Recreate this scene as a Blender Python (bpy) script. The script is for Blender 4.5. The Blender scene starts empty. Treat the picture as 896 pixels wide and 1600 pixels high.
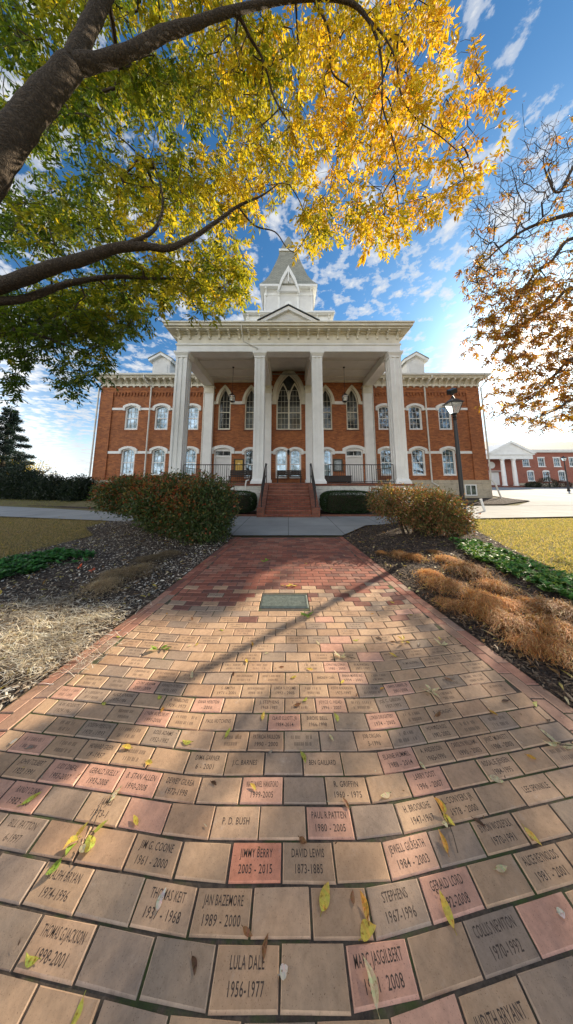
import bpy, math, random
import numpy as np
from mathutils import Vector, Matrix
from mathutils.geometry import tessellate_polygon
random.seed(7); rng = np.random.default_rng(7)
R = math.radians; PI = math.pi
S = bpy.context.scene; COL = S.collection

# ---------------------------------------------------------------- camera, world, sun, exposure
TH, FPX, PX0, HC = R(7.5), 360.0, 451.0, 1.5
PY0 = 750 - FPX * math.tan(TH)
cd = bpy.data.cameras.new('camera'); cam = bpy.data.objects.new('camera', cd); COL.objects.link(cam)
cam.location = (0, 0, HC); cam.rotation_euler = (R(90) + TH, 0, 0)
cd.sensor_fit = 'HORIZONTAL'; cd.sensor_width = 36; cd.lens = 36 * FPX / 896
cd.shift_x = -(PX0 - 448) / 896; cd.shift_y = -(800 - PY0) / 896
cd.clip_start = .02; cd.clip_end = 3000; S.camera = cam

SUN_AZ, SUN_EL = R(50), R(24.5)           # azimuth measured from +Y towards +X
sdir = Vector((math.sin(SUN_AZ) * math.cos(SUN_EL), math.cos(SUN_AZ) * math.cos(SUN_EL), math.sin(SUN_EL)))
sl = bpy.data.lights.new('sun', 'SUN'); so = bpy.data.objects.new('sun', sl); COL.objects.link(so)
sl.energy = 5.0; sl.angle = R(.55); sl.color = (1, .86, .66)
so.rotation_euler = sdir.to_track_quat('Z', 'Y').to_euler()

W = bpy.data.worlds.new('World'); S.world = W; W.use_nodes = True
nt = W.node_tree; nt.nodes.clear()
def N(t, kind, **kw):
    n = t.nodes.new(kind)
    for k, v in kw.items():
        if k in ('i',):
            for a, b in v.items(): n.inputs[a].default_value = b
        else: setattr(n, k, v)
    return n
def mth(t, op, a, b=None, c=None, clamp=False):
    n = t.nodes.new('ShaderNodeMath'); n.operation = op; n.use_clamp = clamp
    for k, v in enumerate((a, b, c)):
        if v is None: continue
        if isinstance(v, (int, float)): n.inputs[k].default_value = v
        else: t.links.new(v, n.inputs[k])
    return n.outputs[0]
def mixc(t, f, a, b, bt='MIX'):
    n = t.nodes.new('ShaderNodeMix'); n.data_type = 'RGBA'; n.blend_type = bt
    for s_, v in ((n.inputs['Factor'], f), (n.inputs['A'], a), (n.inputs['B'], b)):
        if s_.type == 'VALUE' and not hasattr(v, 'links') and isinstance(v, (int, float)): s_.default_value = v
        elif isinstance(v, tuple): s_.default_value = (*v, 1) if len(v) == 3 else v
        else: t.links.new(v, s_)
    # pick the colour sockets
    return n.outputs['Result']
def mixcol(t, f, a, b, bt='MIX'):
    n = t.nodes.new('ShaderNodeMix'); n.data_type = 'RGBA'; n.blend_type = bt
    fi, ai, bi = n.inputs[0], n.inputs[6], n.inputs[7]
    for s_, v in ((fi, f), (ai, a), (bi, b)):
        if isinstance(v, (int, float)): s_.default_value = v
        elif isinstance(v, tuple): s_.default_value = (*v, 1) if len(v) == 3 else v
        else: t.links.new(v, s_)
    return n.outputs[2]
def ramp(t, v, pts, interp='LINEAR'):
    n = t.nodes.new('ShaderNodeValToRGB'); cr = n.color_ramp; cr.interpolation = interp
    while len(cr.elements) > 1: cr.elements.remove(cr.elements[-1])
    for k, (p, c) in enumerate(pts):
        e = cr.elements[0] if k == 0 else cr.elements.new(p)
        e.position = p; e.color = (*c, 1) if isinstance(c, tuple) else (c, c, c, 1)
    t.links.new(v, n.inputs[0]); return n.outputs[0]
sky = N(nt, 'ShaderNodeTexSky', sky_type='NISHITA', sun_disc=False, sun_elevation=SUN_EL, sun_rotation=SUN_AZ,
        air_density=1.0, dust_density=.6, ozone_density=3.0)
tc = N(nt, 'ShaderNodeTexCoord'); sp = N(nt, 'ShaderNodeSeparateXYZ'); nt.links.new(tc.outputs['Generated'], sp.inputs[0])
zz = mth(nt, 'MAXIMUM', sp.outputs[2], .0)
den = mth(nt, 'ADD', zz, .10)
cu = N(nt, 'ShaderNodeCombineXYZ')
nt.links.new(mth(nt, 'DIVIDE', sp.outputs[0], den), cu.inputs[0]); nt.links.new(mth(nt, 'DIVIDE', sp.outputs[1], den), cu.inputs[1])
n1 = N(nt, 'ShaderNodeTexNoise', i={'Scale': 10.0, 'Detail': 7, 'Roughness': .62, 'Distortion': .15}); nt.links.new(cu.outputs[0], n1.inputs['Vector'])
n2 = N(nt, 'ShaderNodeTexNoise', i={'Scale': 1.3, 'Detail': 3}); nt.links.new(cu.outputs[0], n2.inputs['Vector'])
cl = mth(nt, 'ADD', n1.outputs[0], mth(nt, 'MULTIPLY', mth(nt, 'SUBTRACT', n2.outputs[0], .5), .45))
low = mth(nt, 'MULTIPLY', mth(nt, 'SUBTRACT', 1.0, zz), .10)         # more cloud towards the horizon
cl = ramp(nt, mth(nt, 'ADD', cl, low), [(.525, 0.), (.60, .55), (.70, 1.)], 'EASE')
dn = N(nt, 'ShaderNodeVectorMath', operation='DOT_PRODUCT'); nt.links.new(tc.outputs['Generated'], dn.inputs[0]); dn.inputs[1].default_value = Vector((math.sin(SUN_AZ - .01) * .94, math.cos(SUN_AZ - .01) * .94, .33))
dotp = mth(nt, 'MAXIMUM', dn.outputs['Value'], 0)
aur = mth(nt, 'ADD', mth(nt, 'MULTIPLY', mth(nt, 'POWER', dotp, 95.0), .6), mth(nt, 'MULTIPLY', mth(nt, 'POWER', dotp, 16.0), .018))                                    # bright air round the low sun
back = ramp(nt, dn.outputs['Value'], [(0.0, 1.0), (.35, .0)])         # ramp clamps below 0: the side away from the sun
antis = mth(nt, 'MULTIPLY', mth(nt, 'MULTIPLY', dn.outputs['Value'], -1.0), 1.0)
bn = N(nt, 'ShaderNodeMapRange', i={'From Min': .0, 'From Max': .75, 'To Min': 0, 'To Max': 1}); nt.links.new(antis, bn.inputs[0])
skyc = mixcol(nt, 1.0, sky.outputs[0], (.66, 1.0, 1.14), 'MULTIPLY')
hsv = N(nt, 'ShaderNodeHueSaturation', i={'Saturation': 1.06, 'Value': .78}); nt.links.new(skyc, hsv.inputs['Color'])
hz = mth(nt, 'POWER', mth(nt, 'SUBTRACT', 1.0, zz), 7.0)
base = mixcol(nt, mth(nt, 'MULTIPLY', hz, .75, clamp=True), hsv.outputs[0], (8.5, 9.0, 9.6))
cloudc = mixcol(nt, bn.outputs[0], (4.3, 4.4, 4.5), (14.5, 14.2, 13.6))        # clouds opposite the sun, out of view, brightened to fill the shaded facade
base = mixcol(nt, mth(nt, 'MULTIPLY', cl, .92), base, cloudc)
fill_bank = mth(nt, 'MULTIPLY', mth(nt, 'MULTIPLY', bn.outputs[0], ramp(nt, sp.outputs[2], [(.0, 1.), (.45, 1.), (.70, .0)])), ramp(nt, mth(nt, 'ADD', n2.outputs[0], mth(nt, 'MULTIPLY', n1.outputs[0], .3)), [(.42, .0), (.62, 1.)]))
base = mixcol(nt, mth(nt, 'MULTIPLY', fill_bank, .85), base, (14.5, 14.1, 13.4))  # unseen bright cloud bank added opposite the sun as fill light for the facade
base = mixcol(nt, 1.0, base, mixcol(nt, 1.0, aur, (26, 24, 20), 'MULTIPLY'), 'ADD')
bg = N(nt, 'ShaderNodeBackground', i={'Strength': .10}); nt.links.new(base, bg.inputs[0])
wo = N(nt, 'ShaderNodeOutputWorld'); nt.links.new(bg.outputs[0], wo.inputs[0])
S.view_settings.view_transform = 'Standard'; S.view_settings.look = 'None'
S.view_settings.exposure = 1.0; S.view_settings.gamma = 1.0; S.view_settings.use_curve_mapping = False
S.render.engine = 'CYCLES'; S.cycles.use_denoising = True
S.cycles.max_bounces = 7; S.cycles.transparent_max_bounces = 8; S.cycles.sample_clamp_indirect = 6

# ---------------------------------------------------------------- helpers
def ray(px, py, t):
    x, y = (px - PX0) / FPX, (PY0 - py) / FPX
    c, s = math.cos(TH), math.sin(TH)
    return Vector((x * t, (c - y * s) * t, HC + (s + y * c) * t))
def onground(px, py, z=0.0):
    d = ray(px, py, 1) - Vector((0, 0, HC)); k = (z - HC) / d.z
    return Vector((d.x * k, d.y * k, z))
def gh(x, y):
    t = min(1, max(0, (y - 10.5) / 4)); return .25 * t * t * (3 - 2 * t)

def tag(o, label=None, cat=None, group=None, kind=None):
    if label: o['label'] = label
    if cat: o['category'] = cat
    if group: o['group'] = group
    if kind: o['kind'] = kind
    return o
def empty(name, loc=(0, 0, 0), rz=0, label=None, cat=None, group=None):
    o = bpy.data.objects.new(name, None); COL.objects.link(o); o.location = loc; o.rotation_euler = (0, 0, rz)
    o.empty_display_size = .1
    return tag(o, label, cat, group)
def link_mesh(name, me, mat, parent=None, smooth=False):
    o = bpy.data.objects.new(name, me); COL.objects.link(o)
    for m in (mat if isinstance(mat, (list, tuple)) else [mat]): me.materials.append(m)
    if parent: o.parent = parent
    if smooth: me.polygons.foreach_set('use_smooth', [True] * len(me.polygons))
    return o
def np_mesh(name, V, F, mat, parent=None, col=None, smooth=False):
    """V (n,3), F (m,k) arrays with equal face sizes; col (m,3) one colour a face"""
    V = np.asarray(V, dtype=np.float32); F = np.asarray(F, dtype=np.int32); m, k = F.shape
    me = bpy.data.meshes.new(name); me.vertices.add(len(V)); me.vertices.foreach_set('co', V.ravel())
    me.loops.add(m * k); me.loops.foreach_set('vertex_index', F.ravel())
    me.polygons.add(m); me.polygons.foreach_set('loop_start', np.arange(0, m * k, k, dtype=np.int32))
    me.update(calc_edges=True)
    if col is not None:
        a = me.attributes.new('Col', 'FLOAT_COLOR', 'FACE')
        c = np.ones((m, 4), dtype=np.float32); c[:, :3] = col; a.data.foreach_set('color', c.ravel())
    return link_mesh(name, me, mat, parent, smooth)
class MB:
    def __init__(s): s.v = []; s.f = []; s.c = []; s.m = []
    def add(s, vs, fs, col=(1, 1, 1), mi=0):
        b = len(s.v); s.v += [tuple(v) for v in vs]; s.f += [tuple(b + i for i in f) for f in fs]
        s.c += [col] * len(fs); s.m += [mi] * len(fs); return s
    def box(s, x0, x1, y0, y1, z0, z1, **k):
        vs = [(x0, y0, z0), (x1, y0, z0), (x1, y1, z0), (x0, y1, z0), (x0, y0, z1), (x1, y0, z1), (x1, y1, z1), (x0, y1, z1)]
        return s.add(vs, [(0, 3, 2, 1), (4, 5, 6, 7), (0, 1, 5, 4), (1, 2, 6, 5), (2, 3, 7, 6), (3, 0, 4, 7)], **k)
    def frustum(s, cx, cy, a0, b0, z0, a1, b1, z1, **k):
        vs = [(cx + i * a0, cy + j * b0, z0) for i, j in ((-1, -1), (1, -1), (1, 1), (-1, 1))] + [(cx + i * a1, cy + j * b1, z1) for i, j in ((-1, -1), (1, -1), (1, 1), (-1, 1))]
        return s.add(vs, [(0, 3, 2, 1), (4, 5, 6, 7), (0, 1, 5, 4), (1, 2, 6, 5), (2, 3, 7, 6), (3, 0, 4, 7)], **k)
    def tube(s, pts, rad, n=8, caps=True, **k):
        pts = [Vector(p) for p in pts]; rad = rad if isinstance(rad, (list, tuple)) else [rad] * len(pts)
        rings = []; prev = None
        for i, p in enumerate(pts):
            d = (pts[min(i + 1, len(pts) - 1)] - pts[max(i - 1, 0)]).normalized()
            if prev is None:
                prev = d.orthogonal().normalized()
            prev = (prev - d * prev.dot(d)).normalized(); w = d.cross(prev)
            rings.append([p + (prev * math.cos(2 * PI * j / n) + w * math.sin(2 * PI * j / n)) * rad[i] for j in range(n)])
        vs = [v for r in rings for v in r]; fs = []
        for i in range(len(pts) - 1):
            for j in range(n): fs.append((i * n + j, i * n + (j + 1) % n, (i + 1) * n + (j + 1) % n, (i + 1) * n + j))
        if caps: fs += [tuple(range(n))[::-1], tuple((len(pts) - 1) * n + j for j in range(n))]
        return s.add(vs, fs, **k)
    def lathe(s, prof, cx=0, cy=0, n=16, **k):
        vs = []; fs = []
        for r, z in prof: vs += [(cx + r * math.cos(2 * PI * j / n), cy + r * math.sin(2 * PI * j / n), z) for j in range(n)]
        for i in range(len(prof) - 1):
            for j in range(n): fs.append((i * n + j, i * n + (j + 1) % n, (i + 1) * n + (j + 1) % n, (i + 1) * n + j))
        fs += [tuple(range(n))[::-1], tuple((len(prof) - 1) * n + j for j in range(n))]
        return s.add(vs, fs, **k)
    def prism(s, loop, y0, y1, **k):            # loop of (x, z), counter-clockwise seen from -Y, extruded y0 (front) to y1
        n = len(loop); vs = [(x, y0, z) for x, z in loop] + [(x, y1, z) for x, z in loop]
        tri = tessellate_polygon([[Vector((x, z, 0)) for x, z in loop]])
        fs = [tuple(t) for t in tri] + [tuple(n + i for i in t[::-1]) for t in tri]
        fs += [(i, (i + 1) % n, n + (i + 1) % n, n + i) for i in range(n)]
        return s.add(vs, fs, **k)
    def prismx(s, loop, x0, x1, **k):           # loop of (y, z) extruded along x
        n = len(loop); vs = [(x0, y, z) for y, z in loop] + [(x1, y, z) for y, z in loop]
        tri = tessellate_polygon([[Vector((y, z, 0)) for y, z in loop]])
        fs = [tuple(t) for t in tri] + [tuple(n + i for i in t[::-1]) for t in tri]
        fs += [(i, (i + 1) % n, n + (i + 1) % n, n + i) for i in range(n)]
        return s.add(vs, fs, **k)
    def ring(s, A, B, y0, y1, closed=True, **k):  # band between two equal-length loops, y0 front, y1 back
        n = len(A); vs = [(x, y0, z) for x, z in A] + [(x, y0, z) for x, z in B] + [(x, y1, z) for x, z in A] + [(x, y1, z) for x, z in B]
        fs = []; m = n if closed else n - 1
        for i in range(m):
            j = (i + 1) % n
            fs += [(i, j, n + j, n + i), (2 * n + i, 3 * n + i, 3 * n + j, 2 * n + j), (i, 2 * n + i, 2 * n + j, j), (n + i, n + j, 3 * n + j, 3 * n + i)]
        if not closed:
            for i in (0, n - 1): fs.append((i, n + i, 3 * n + i, 2 * n + i))
        return s.add(vs, fs, **k)
    def build(s, name, mat, parent=None, smooth=False, cols=False, fix=True):
        me = bpy.data.meshes.new(name); me.from_pydata(s.v, [], s.f); me.update()
        if fix:
            import bmesh
            b = bmesh.new(); b.from_mesh(me); bmesh.ops.recalc_face_normals(b, faces=b.faces); b.to_mesh(me); b.free()
        if cols:
            a = me.attributes.new('Col', 'FLOAT_COLOR', 'FACE')
            a.data.foreach_set('color', np.array([(*c, 1) for c in s.c], dtype=np.float32).ravel())
        if any(s.m): me.polygons.foreach_set('material_index', s.m)
        return link_mesh(name, me, mat, parent, smooth)

# ---------------------------------------------------------------- materials
def mat(name):
    m = bpy.data.materials.new(name); m.use_nodes = True; t = m.node_tree
    return m, t, t.nodes['Principled BSDF']
def pos(t): return N(t, 'ShaderNodeNewGeometry').outputs['Position']
def noise(t, scale, detail=4, rough=.55, vec=None, dist=0):
    n = N(t, 'ShaderNodeTexNoise', i={'Scale': scale, 'Detail': detail, 'Roughness': rough, 'Distortion': dist})
    t.links.new(vec if vec is not None else pos(t), n.inputs['Vector']); return n.outputs[0]
def bump(t, p, h, strength=.3, dist=.01):
    b = N(t, 'ShaderNodeBump', i={'Strength': strength, 'Distance': dist}); t.links.new(h, b.inputs['Height']); t.links.new(b.outputs[0], p.inputs['Normal'])
def paint(name, c, rough=.55, var=.12, sc=3, bmp=.08, metal=0):
    m, t, p = mat(name); n = noise(t, sc, 6, .65)
    a = tuple(x * (1 - var) for x in c); b = tuple(min(1, x * (1 + var * .5)) for x in c)
    t.links.new(ramp(t, n, [(.3, a), (.65, b)]), p.inputs['Base Color'])
    p.inputs['Roughness'].default_value = rough; p.inputs['Metallic'].default_value = metal
    bump(t, p, noise(t, 40, 3), bmp, .01); return m
def boxuv(t):
    g = N(t, 'ShaderNodeNewGeometry'); s1 = N(t, 'ShaderNodeSeparateXYZ'); s2 = N(t, 'ShaderNodeSeparateXYZ')
    t.links.new(g.outputs['Position'], s1.inputs[0]); t.links.new(g.outputs['True Normal'], s2.inputs[0])
    side = mth(t, 'GREATER_THAN', mth(t, 'ABSOLUTE', s2.outputs[0]), .7)
    flat = mth(t, 'GREATER_THAN', mth(t, 'ABSOLUTE', s2.outputs[2]), .7)
    u = mth(t, 'ADD', mth(t, 'MULTIPLY', s1.outputs[0], mth(t, 'SUBTRACT', 1.0, side)), mth(t, 'MULTIPLY', s1.outputs[1], side))
    v = mth(t, 'ADD', mth(t, 'MULTIPLY', s1.outputs[2], mth(t, 'SUBTRACT', 1.0, flat)), mth(t, 'MULTIPLY', s1.outputs[1], flat))
    c = N(t, 'ShaderNodeCombineXYZ'); t.links.new(u, c.inputs[0]); t.links.new(v, c.inputs[1]); return c.outputs[0]
def brickmat(name, c1, c2, mortar, bw=.215, bh=.078, ms=.007, dirt=.5, bumpd=.006):
    m, t, p = mat(name); v = boxuv(t)
    b = N(t, 'ShaderNodeTexBrick', i={'Scale': 1, 'Mortar Size': ms, 'Mortar Smooth': .2, 'Bias': 0, 'Brick Width': bw, 'Row Height': bh})
    b.offset = .5; b.squash = 1
    b.inputs['Color1'].default_value = (*c1, 1); b.inputs['Color2'].default_value = (*c2, 1); b.inputs['Mortar'].default_value = (*mortar, 1)
    t.links.new(v, b.inputs['Vector'])
    blot = ramp(t, noise(t, .9, 6, .7), [(.3, (.62, .60, .62)), (.5, (1, 1, 1)), (.72, (1.0, .92, .86))])
    fine = ramp(t, noise(t, 9, 4, .7), [(.3, (.78, .76, .76)), (.65, (1.08, 1.05, 1.0))])
    c = mixcol(t, dirt, b.outputs[0], blot, 'MULTIPLY'); c = mixcol(t, .7, c, fine, 'MULTIPLY')
    # streaks of dark bricks
    st = N(t, 'ShaderNodeTexNoise', i={'Scale': 1.0, 'Detail': 3, 'Roughness': .6}); mp = N(t, 'ShaderNodeMapping'); mp.inputs['Scale'].default_value = (3.3, 12.8, 1)
    t.links.new(v, mp.inputs[0]); t.links.new(mp.outputs[0], st.inputs[0])
    c = mixcol(t, .55, c, ramp(t, st.outputs[0], [(.34, (.45, .42, .45)), (.44, (1, 1, 1))]), 'MULTIPLY')
    t.links.new(c, p.inputs['Base Color']); p.inputs['Roughness'].default_value = .85
    h = mth(t, 'SUBTRACT', mth(t, 'MULTIPLY', noise(t, 60, 3), .35), b.outputs['Fac'])
    bump(t, p, h, .7, bumpd); return m
def leafmat(name, trans=.45, rough=.5, tint=1.0):
    m, t, p = mat(name); t.nodes.remove(p)
    a = N(t, 'ShaderNodeAttribute', attribute_name='Col')
    nz = ramp(t, noise(t, 35, 2), [(.3, .8), (.7, 1.15)])
    c = mixcol(t, 1.0, a.outputs[0], nz, 'MULTIPLY')
    d = N(t, 'ShaderNodeBsdfPrincipled', i={'Roughness': rough, 'Specular IOR Level': .35}); tr = N(t, 'ShaderNodeBsdfTranslucent'); mx = N(t, 'ShaderNodeMixShader', i={0: trans})
    t.links.new(c, d.inputs['Base Color'])
    c2 = mixcol(t, 1.0, c, (1.25 * tint, 1.15 * tint, .55), 'MULTIPLY'); t.links.new(c2, tr.inputs[0])
    t.links.new(d.outputs[0], mx.inputs[1]); t.links.new(tr.outputs[0], mx.inputs[2])
    t.links.new(mx.outputs[0], t.nodes['Material Output'].inputs[0]); return m
def colmat(name, rough=.85, nsc=60, var=.25, bmp=.5, bd=.004, spec=.3):
    m, t, p = mat(name); a = N(t, 'ShaderNodeAttribute', attribute_name='Col')
    n = ramp(t, noise(t, nsc, 6, .7), [(.28, 1 - var), (.5, 1.), (.72, 1 + var * .7)]); n = mixcol(t, .8, n, ramp(t, noise(t, nsc * .09, 5, .7), [(.33, 1 - var * .6), (.5, 1.), (.7, 1 + var * .3)]), 'MULTIPLY')
    c = mixcol(t, 1.0, a.outputs[0], n, 'MULTIPLY'); t.links.new(c, p.inputs['Base Color'])
    p.inputs['Roughness'].default_value = rough; p.inputs['Specular IOR Level'].default_value = spec
    bump(t, p, noise(t, nsc * 2.2, 5, .7), bmp, bd); return m
M = {}
M['brick'] = brickmat('orange_brick', (.52, .185, .060), (.30, .095, .038), (.22, .13, .08))
M['brick2'] = brickmat('far_brick', (.42, .12, .07), (.33, .09, .06), (.35, .27, .22))
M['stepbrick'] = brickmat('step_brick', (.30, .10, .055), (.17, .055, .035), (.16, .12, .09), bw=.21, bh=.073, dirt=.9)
M['block'] = brickmat('painted_block', (.72, .74, .70), (.66, .68, .63), (.50, .52, .48), bw=.42, bh=.21, ms=.006, dirt=.35)
M['stone'] = brickmat('foundation_stone', (.56, .50, .38), (.48, .43, .33), (.36, .33, .27), bw=.85, bh=.42, ms=.01, dirt=.7)
M['white'] = paint('white_paint', (.84, .845, .82), .5, .09, 1.6)
M['cream'] = paint('weathered_cream_paint', (.74, .705, .59), .6, .18, 1.6)
M['soffit'] = paint('soffit_paint', (.82, .80, .73), .6, .12, 1.4)
def siding(name, c, step, vert=False):
    m, t, p = mat(name); g = N(t, 'ShaderNodeNewGeometry'); s1 = N(t, 'ShaderNodeSeparateXYZ'); t.links.new(g.outputs[0], s1.inputs[0])
    f = mth(t, 'FRACT', mth(t, 'DIVIDE', s1.outputs[0 if vert else 2], step))
    t.links.new(ramp(t, noise(t, 2, 5), [(.3, tuple(x * .88 for x in c)), (.7, c)]), p.inputs['Base Color'])
    h = f if not vert else ramp(t, f, [(0, 0.), (.06, 1.), (.94, 1.), (1, 0.)])
    bump(t, p, h, 1.0, .02); p.inputs['Roughness'].default_value = .55; return m
M['siding'] = siding('white_lap_siding', (.80, .80, .78), .115)
M['board'] = siding('white_board_siding', (.78, .78, .76), .32, True)
M['ceil'] = siding('beaded_ceiling', (.84, .81, .73), .12, True)
def shingle():
    m, t, p = mat('grey_roof_shingle'); v = boxuv(t)
    b = N(t, 'ShaderNodeTexBrick', i={'Scale': 1, 'Mortar Size': .006, 'Brick Width': .3, 'Row Height': .16, 'Bias': 0})
    b.inputs['Color1'].default_value = (.36, .36, .30, 1); b.inputs['Color2'].default_value = (.29, .29, .245, 1); b.inputs['Mortar'].default_value = (.10, .10, .085, 1)
    t.links.new(v, b.inputs[0]); c = mixcol(t, .7, b.outputs[0], ramp(t, noise(t, 1.5, 6, .7), [(.3, .75), (.7, 1.15)]), 'MULTIPLY')
    t.links.new(c, p.inputs['Base Color']); p.inputs['Roughness'].default_value = .9; bump(t, p, b.outputs[1], -.5, .01); return m
M['shingle'] = shingle()
M['darkroof'] = paint('dark_roof', (.06, .068, .075), .8, .25, .8)
M['black'] = paint('black_iron', (.011, .011, .012), .42, .2, 8)
M['bronze'] = paint('dark_bronze', (.055, .05, .035), .45, .3, 20, metal=.5)
M['gold'] = paint('gilt_board', (.52, .33, .07), .35, .2, 6, metal=.4)
M['wood'] = paint('dark_bench_wood', (.035, .022, .016), .6, .3, 5)
M['door'] = paint('white_door', (.74, .74, .72), .5, .06, 3)
M['pipe'] = paint('painted_downspout', (.70, .69, .63), .5, .12, 5)
M['plaq'] = paint('verdigris_plaque', (.155, .185, .165), .42, .35, 22, .3, metal=.35)
M['letter'] = paint('engraved_letters', (.075, .050, .038), .95, .5, 60)
M['pletter'] = paint('plaque_letters', (.26, .29, .25), .6, .2, 40)
m, t, p = mat('lamp_glass'); p.inputs['Base Color'].default_value = (.9, .92, .9, 1); p.inputs['Roughness'].default_value = .12; p.inputs['Transmission Weight'].default_value = .75; p.inputs['IOR'].default_value = 1.1; M['lglass'] = m
def glassm():
    m, t, p = mat('window_glass'); p.inputs['Base Color'].default_value = (.40, .46, .50, 1); p.inputs['Metallic'].default_value = .82
    p.inputs['Roughness'].default_value = .04; bump(t, p, noise(t, 1.6, 2), .10, .05)
    t.links.new(ramp(t, noise(t, 1.7, 5, .65), [(.38, (.045, .06, .06)), (.50, (.14, .19, .23)), (.66, (.30, .40, .50))]), p.inputs['Base Color']); return m  # mottled blue and dark reflections put into the glass colour
M['glass'] = glassm()
def darkglass():
    m, t, p = mat('leaded_glass'); p.inputs['Metallic'].default_value = .5; p.inputs['Roughness'].default_value = .06
    t.links.new(ramp(t, noise(t, 1.3, 3), [(.4, (.035, .04, .04)), (.7, (.13, .14, .14))]), p.inputs['Base Color']); bump(t, p, noise(t, 5, 2), .12, .03); return m
M['dglass'] = darkglass()
def bark():
    m, t, p = mat('grey_brown_bark'); mp = N(t, 'ShaderNodeMapping'); tcx = N(t, 'ShaderNodeTexCoord'); t.links.new(tcx.outputs['Object'], mp.inputs[0])
    n = N(t, 'ShaderNodeTexVoronoi', i={'Scale': 20}); n.feature = 'DISTANCE_TO_EDGE'
    w = N(t, 'ShaderNodeTexNoise', i={'Scale': 5, 'Detail': 5}); t.links.new(mp.outputs[0], w.inputs[0])
    vv = mixcol(t, .45, mp.outputs[0], w.outputs[1]); t.links.new(vv, n.inputs[0])
    f = mixcol(t, .6, ramp(t, n.outputs[0], [(0, .55), (.2, 1.)]), ramp(t, noise(t, 26, 6, .7), [(.3, .3), (.7, 1.2)]), 'MULTIPLY')
    t.links.new(mixcol(t, 1.0, (.125, .092, .062), f, 'MULTIPLY'), p.inputs['Base Color']); p.inputs['Roughness'].default_value = .95
    hh = mth(t, 'ADD', mth(t, 'MINIMUM', n.outputs[0], .25), mth(t, 'MULTIPLY', noise(t, 16, 7, .75), .9)); bump(t, p, hh, 1.0, .07); return m
M['bark'] = bark()
M['twig'] = paint('twig_bark', (.055, .038, .026), .9, .3, 12)
M['leaf'] = leafmat('autumn_leaves', .52, tint=1.15)
M['shrubleaf'] = leafmat('shrub_leaves', .28)
M['drygrass'] = leafmat('dry_grass_blades', .35, .7)
M['litter'] = leafmat('fallen_leaf', .3, .55)
def spotted(m):
    t = m.node_tree
    for l in list(t.links):
        if l.to_socket.name == 'Base Color': src = l.from_socket; dst = l.to_socket
    c = mixcol(t, 1.0, src, ramp(t, noise(t, 130, 5, .7), [(.36, (.35, .22, .12)), (.46, (1, 1, 1))]), 'MULTIPLY'); t.links.new(c, dst)
spotted(M['litter'])
M['chip'] = colmat('mulch_chips', .95, 40, .3)
M['paver'] = colmat('clay_pavers', .80, 38, .20, .55, .0025)
def worn(m):
    t = m.node_tree; p = t.nodes['Principled BSDF']; src = p.inputs['Base Color'].links[0].from_socket
    c = mixcol(t, .8, src, ramp(t, noise(t, 260, 3, .6), [(.30, (.38, .34, .32)), (.38, (1, 1, 1))]), 'MULTIPLY')
    c = mixcol(t, .55, c, ramp(t, noise(t, 2.2, 7, .72), [(.34, (.74, .70, .66)), (.52, (1, 1, 1)), (.70, (1.10, 1.06, 1.02))]), 'MULTIPLY')
    c = mixcol(t, mth(t, 'MULTIPLY', ramp(t, noise(t, 11, 7, .75), [(.60, 0.), (.75, 1.)]), .35), c, (.62, .52, .44)); t.links.new(c, p.inputs['Base Color'])
worn(M['paver'])
def soil():
    m, t, p = mat('path_sand'); t.links.new(mixcol(t, ramp(t, noise(t, 4, 5, .7), [(.5, 0.), (.62, 1.)]), ramp(t, noise(t, 50, 6, .7), [(.3, (.035, .026, .020)), (.7, (.12, .09, .065))]), (.055, .075, .02)), p.inputs['Base Color']); p.inputs['Roughness'].default_value = 1; bump(t, p, noise(t, 120), .6, .004); return m
M['sand'] = soil()
def mulchm():
    m, t, p = mat('bark_mulch'); v = N(t, 'ShaderNodeTexVoronoi', i={'Scale': 38, 'Randomness': 1}); t.links.new(pos(t), v.inputs[0])
    a = ramp(t, v.outputs['Color'], [(.2, (.018, .012, .009)), (.5, (.055, .036, .025)), (.8, (.12, .085, .06))])
    c = mixcol(t, .8, a, ramp(t, noise(t, 3, 6, .7), [(.3, .5), (.7, 1.3)]), 'MULTIPLY'); t.links.new(c, p.inputs['Base Color']); p.inputs['Roughness'].default_value = 1
    bump(t, p, v.outputs['Distance'], 1., .03); return m
M['mulch'] = mulchm()
def lawnm():
    m, t, p = mat('dormant_lawn'); s1 = N(t, 'ShaderNodeSeparateXYZ'); t.links.new(pos(t), s1.inputs[0])
    big = noise(t, .8, 5, .6); fine = noise(t, 30, 6, .75)
    g = ramp(t, big, [(.32, (.16, .115, .055)), (.5, (.19, .155, .065)), (.64, (.12, .125, .04))])
    c = mixcol(t, .85, g, ramp(t, fine, [(.28, .45), (.5, 1.), (.72, 1.6)]), 'MULTIPLY')
    t.links.new(c, p.inputs['Base Color']); p.inputs['Roughness'].default_value = 1; bump(t, p, fine, 1., .05); return m
M['lawn'] = lawnm()
def concm():
    m, t, p = mat('concrete_walk'); c = mixcol(t, .8, ramp(t, noise(t, .7, 5, .6), [(.3, (.26, .265, .26)), (.7, (.37, .375, .365))]), ramp(t, noise(t, 40, 5, .7), [(.3, .85), (.7, 1.08)]), 'MULTIPLY')
    b = N(t, 'ShaderNodeTexBrick', i={'Scale': 1, 'Mortar Size': .012, 'Brick Width': 1.52, 'Row Height': 1.52, 'Bias': 0}); b.offset = 0; t.links.new(pos(t), b.inputs[0])
    b.inputs['Color1'].default_value = (1, 1, 1, 1); b.inputs['Color2'].default_value = (.88, .88, .87, 1); b.inputs['Mortar'].default_value = (.35, .35, .34, 1)
    c = mixcol(t, .9, c, b.outputs[0], 'MULTIPLY')
    t.links.new(c, p.inputs['Base Color']); p.inputs['Roughness'].default_value = .9; bump(t, p, noise(t, 90), .3, .003); return m
M['conc'] = concm()

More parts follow.
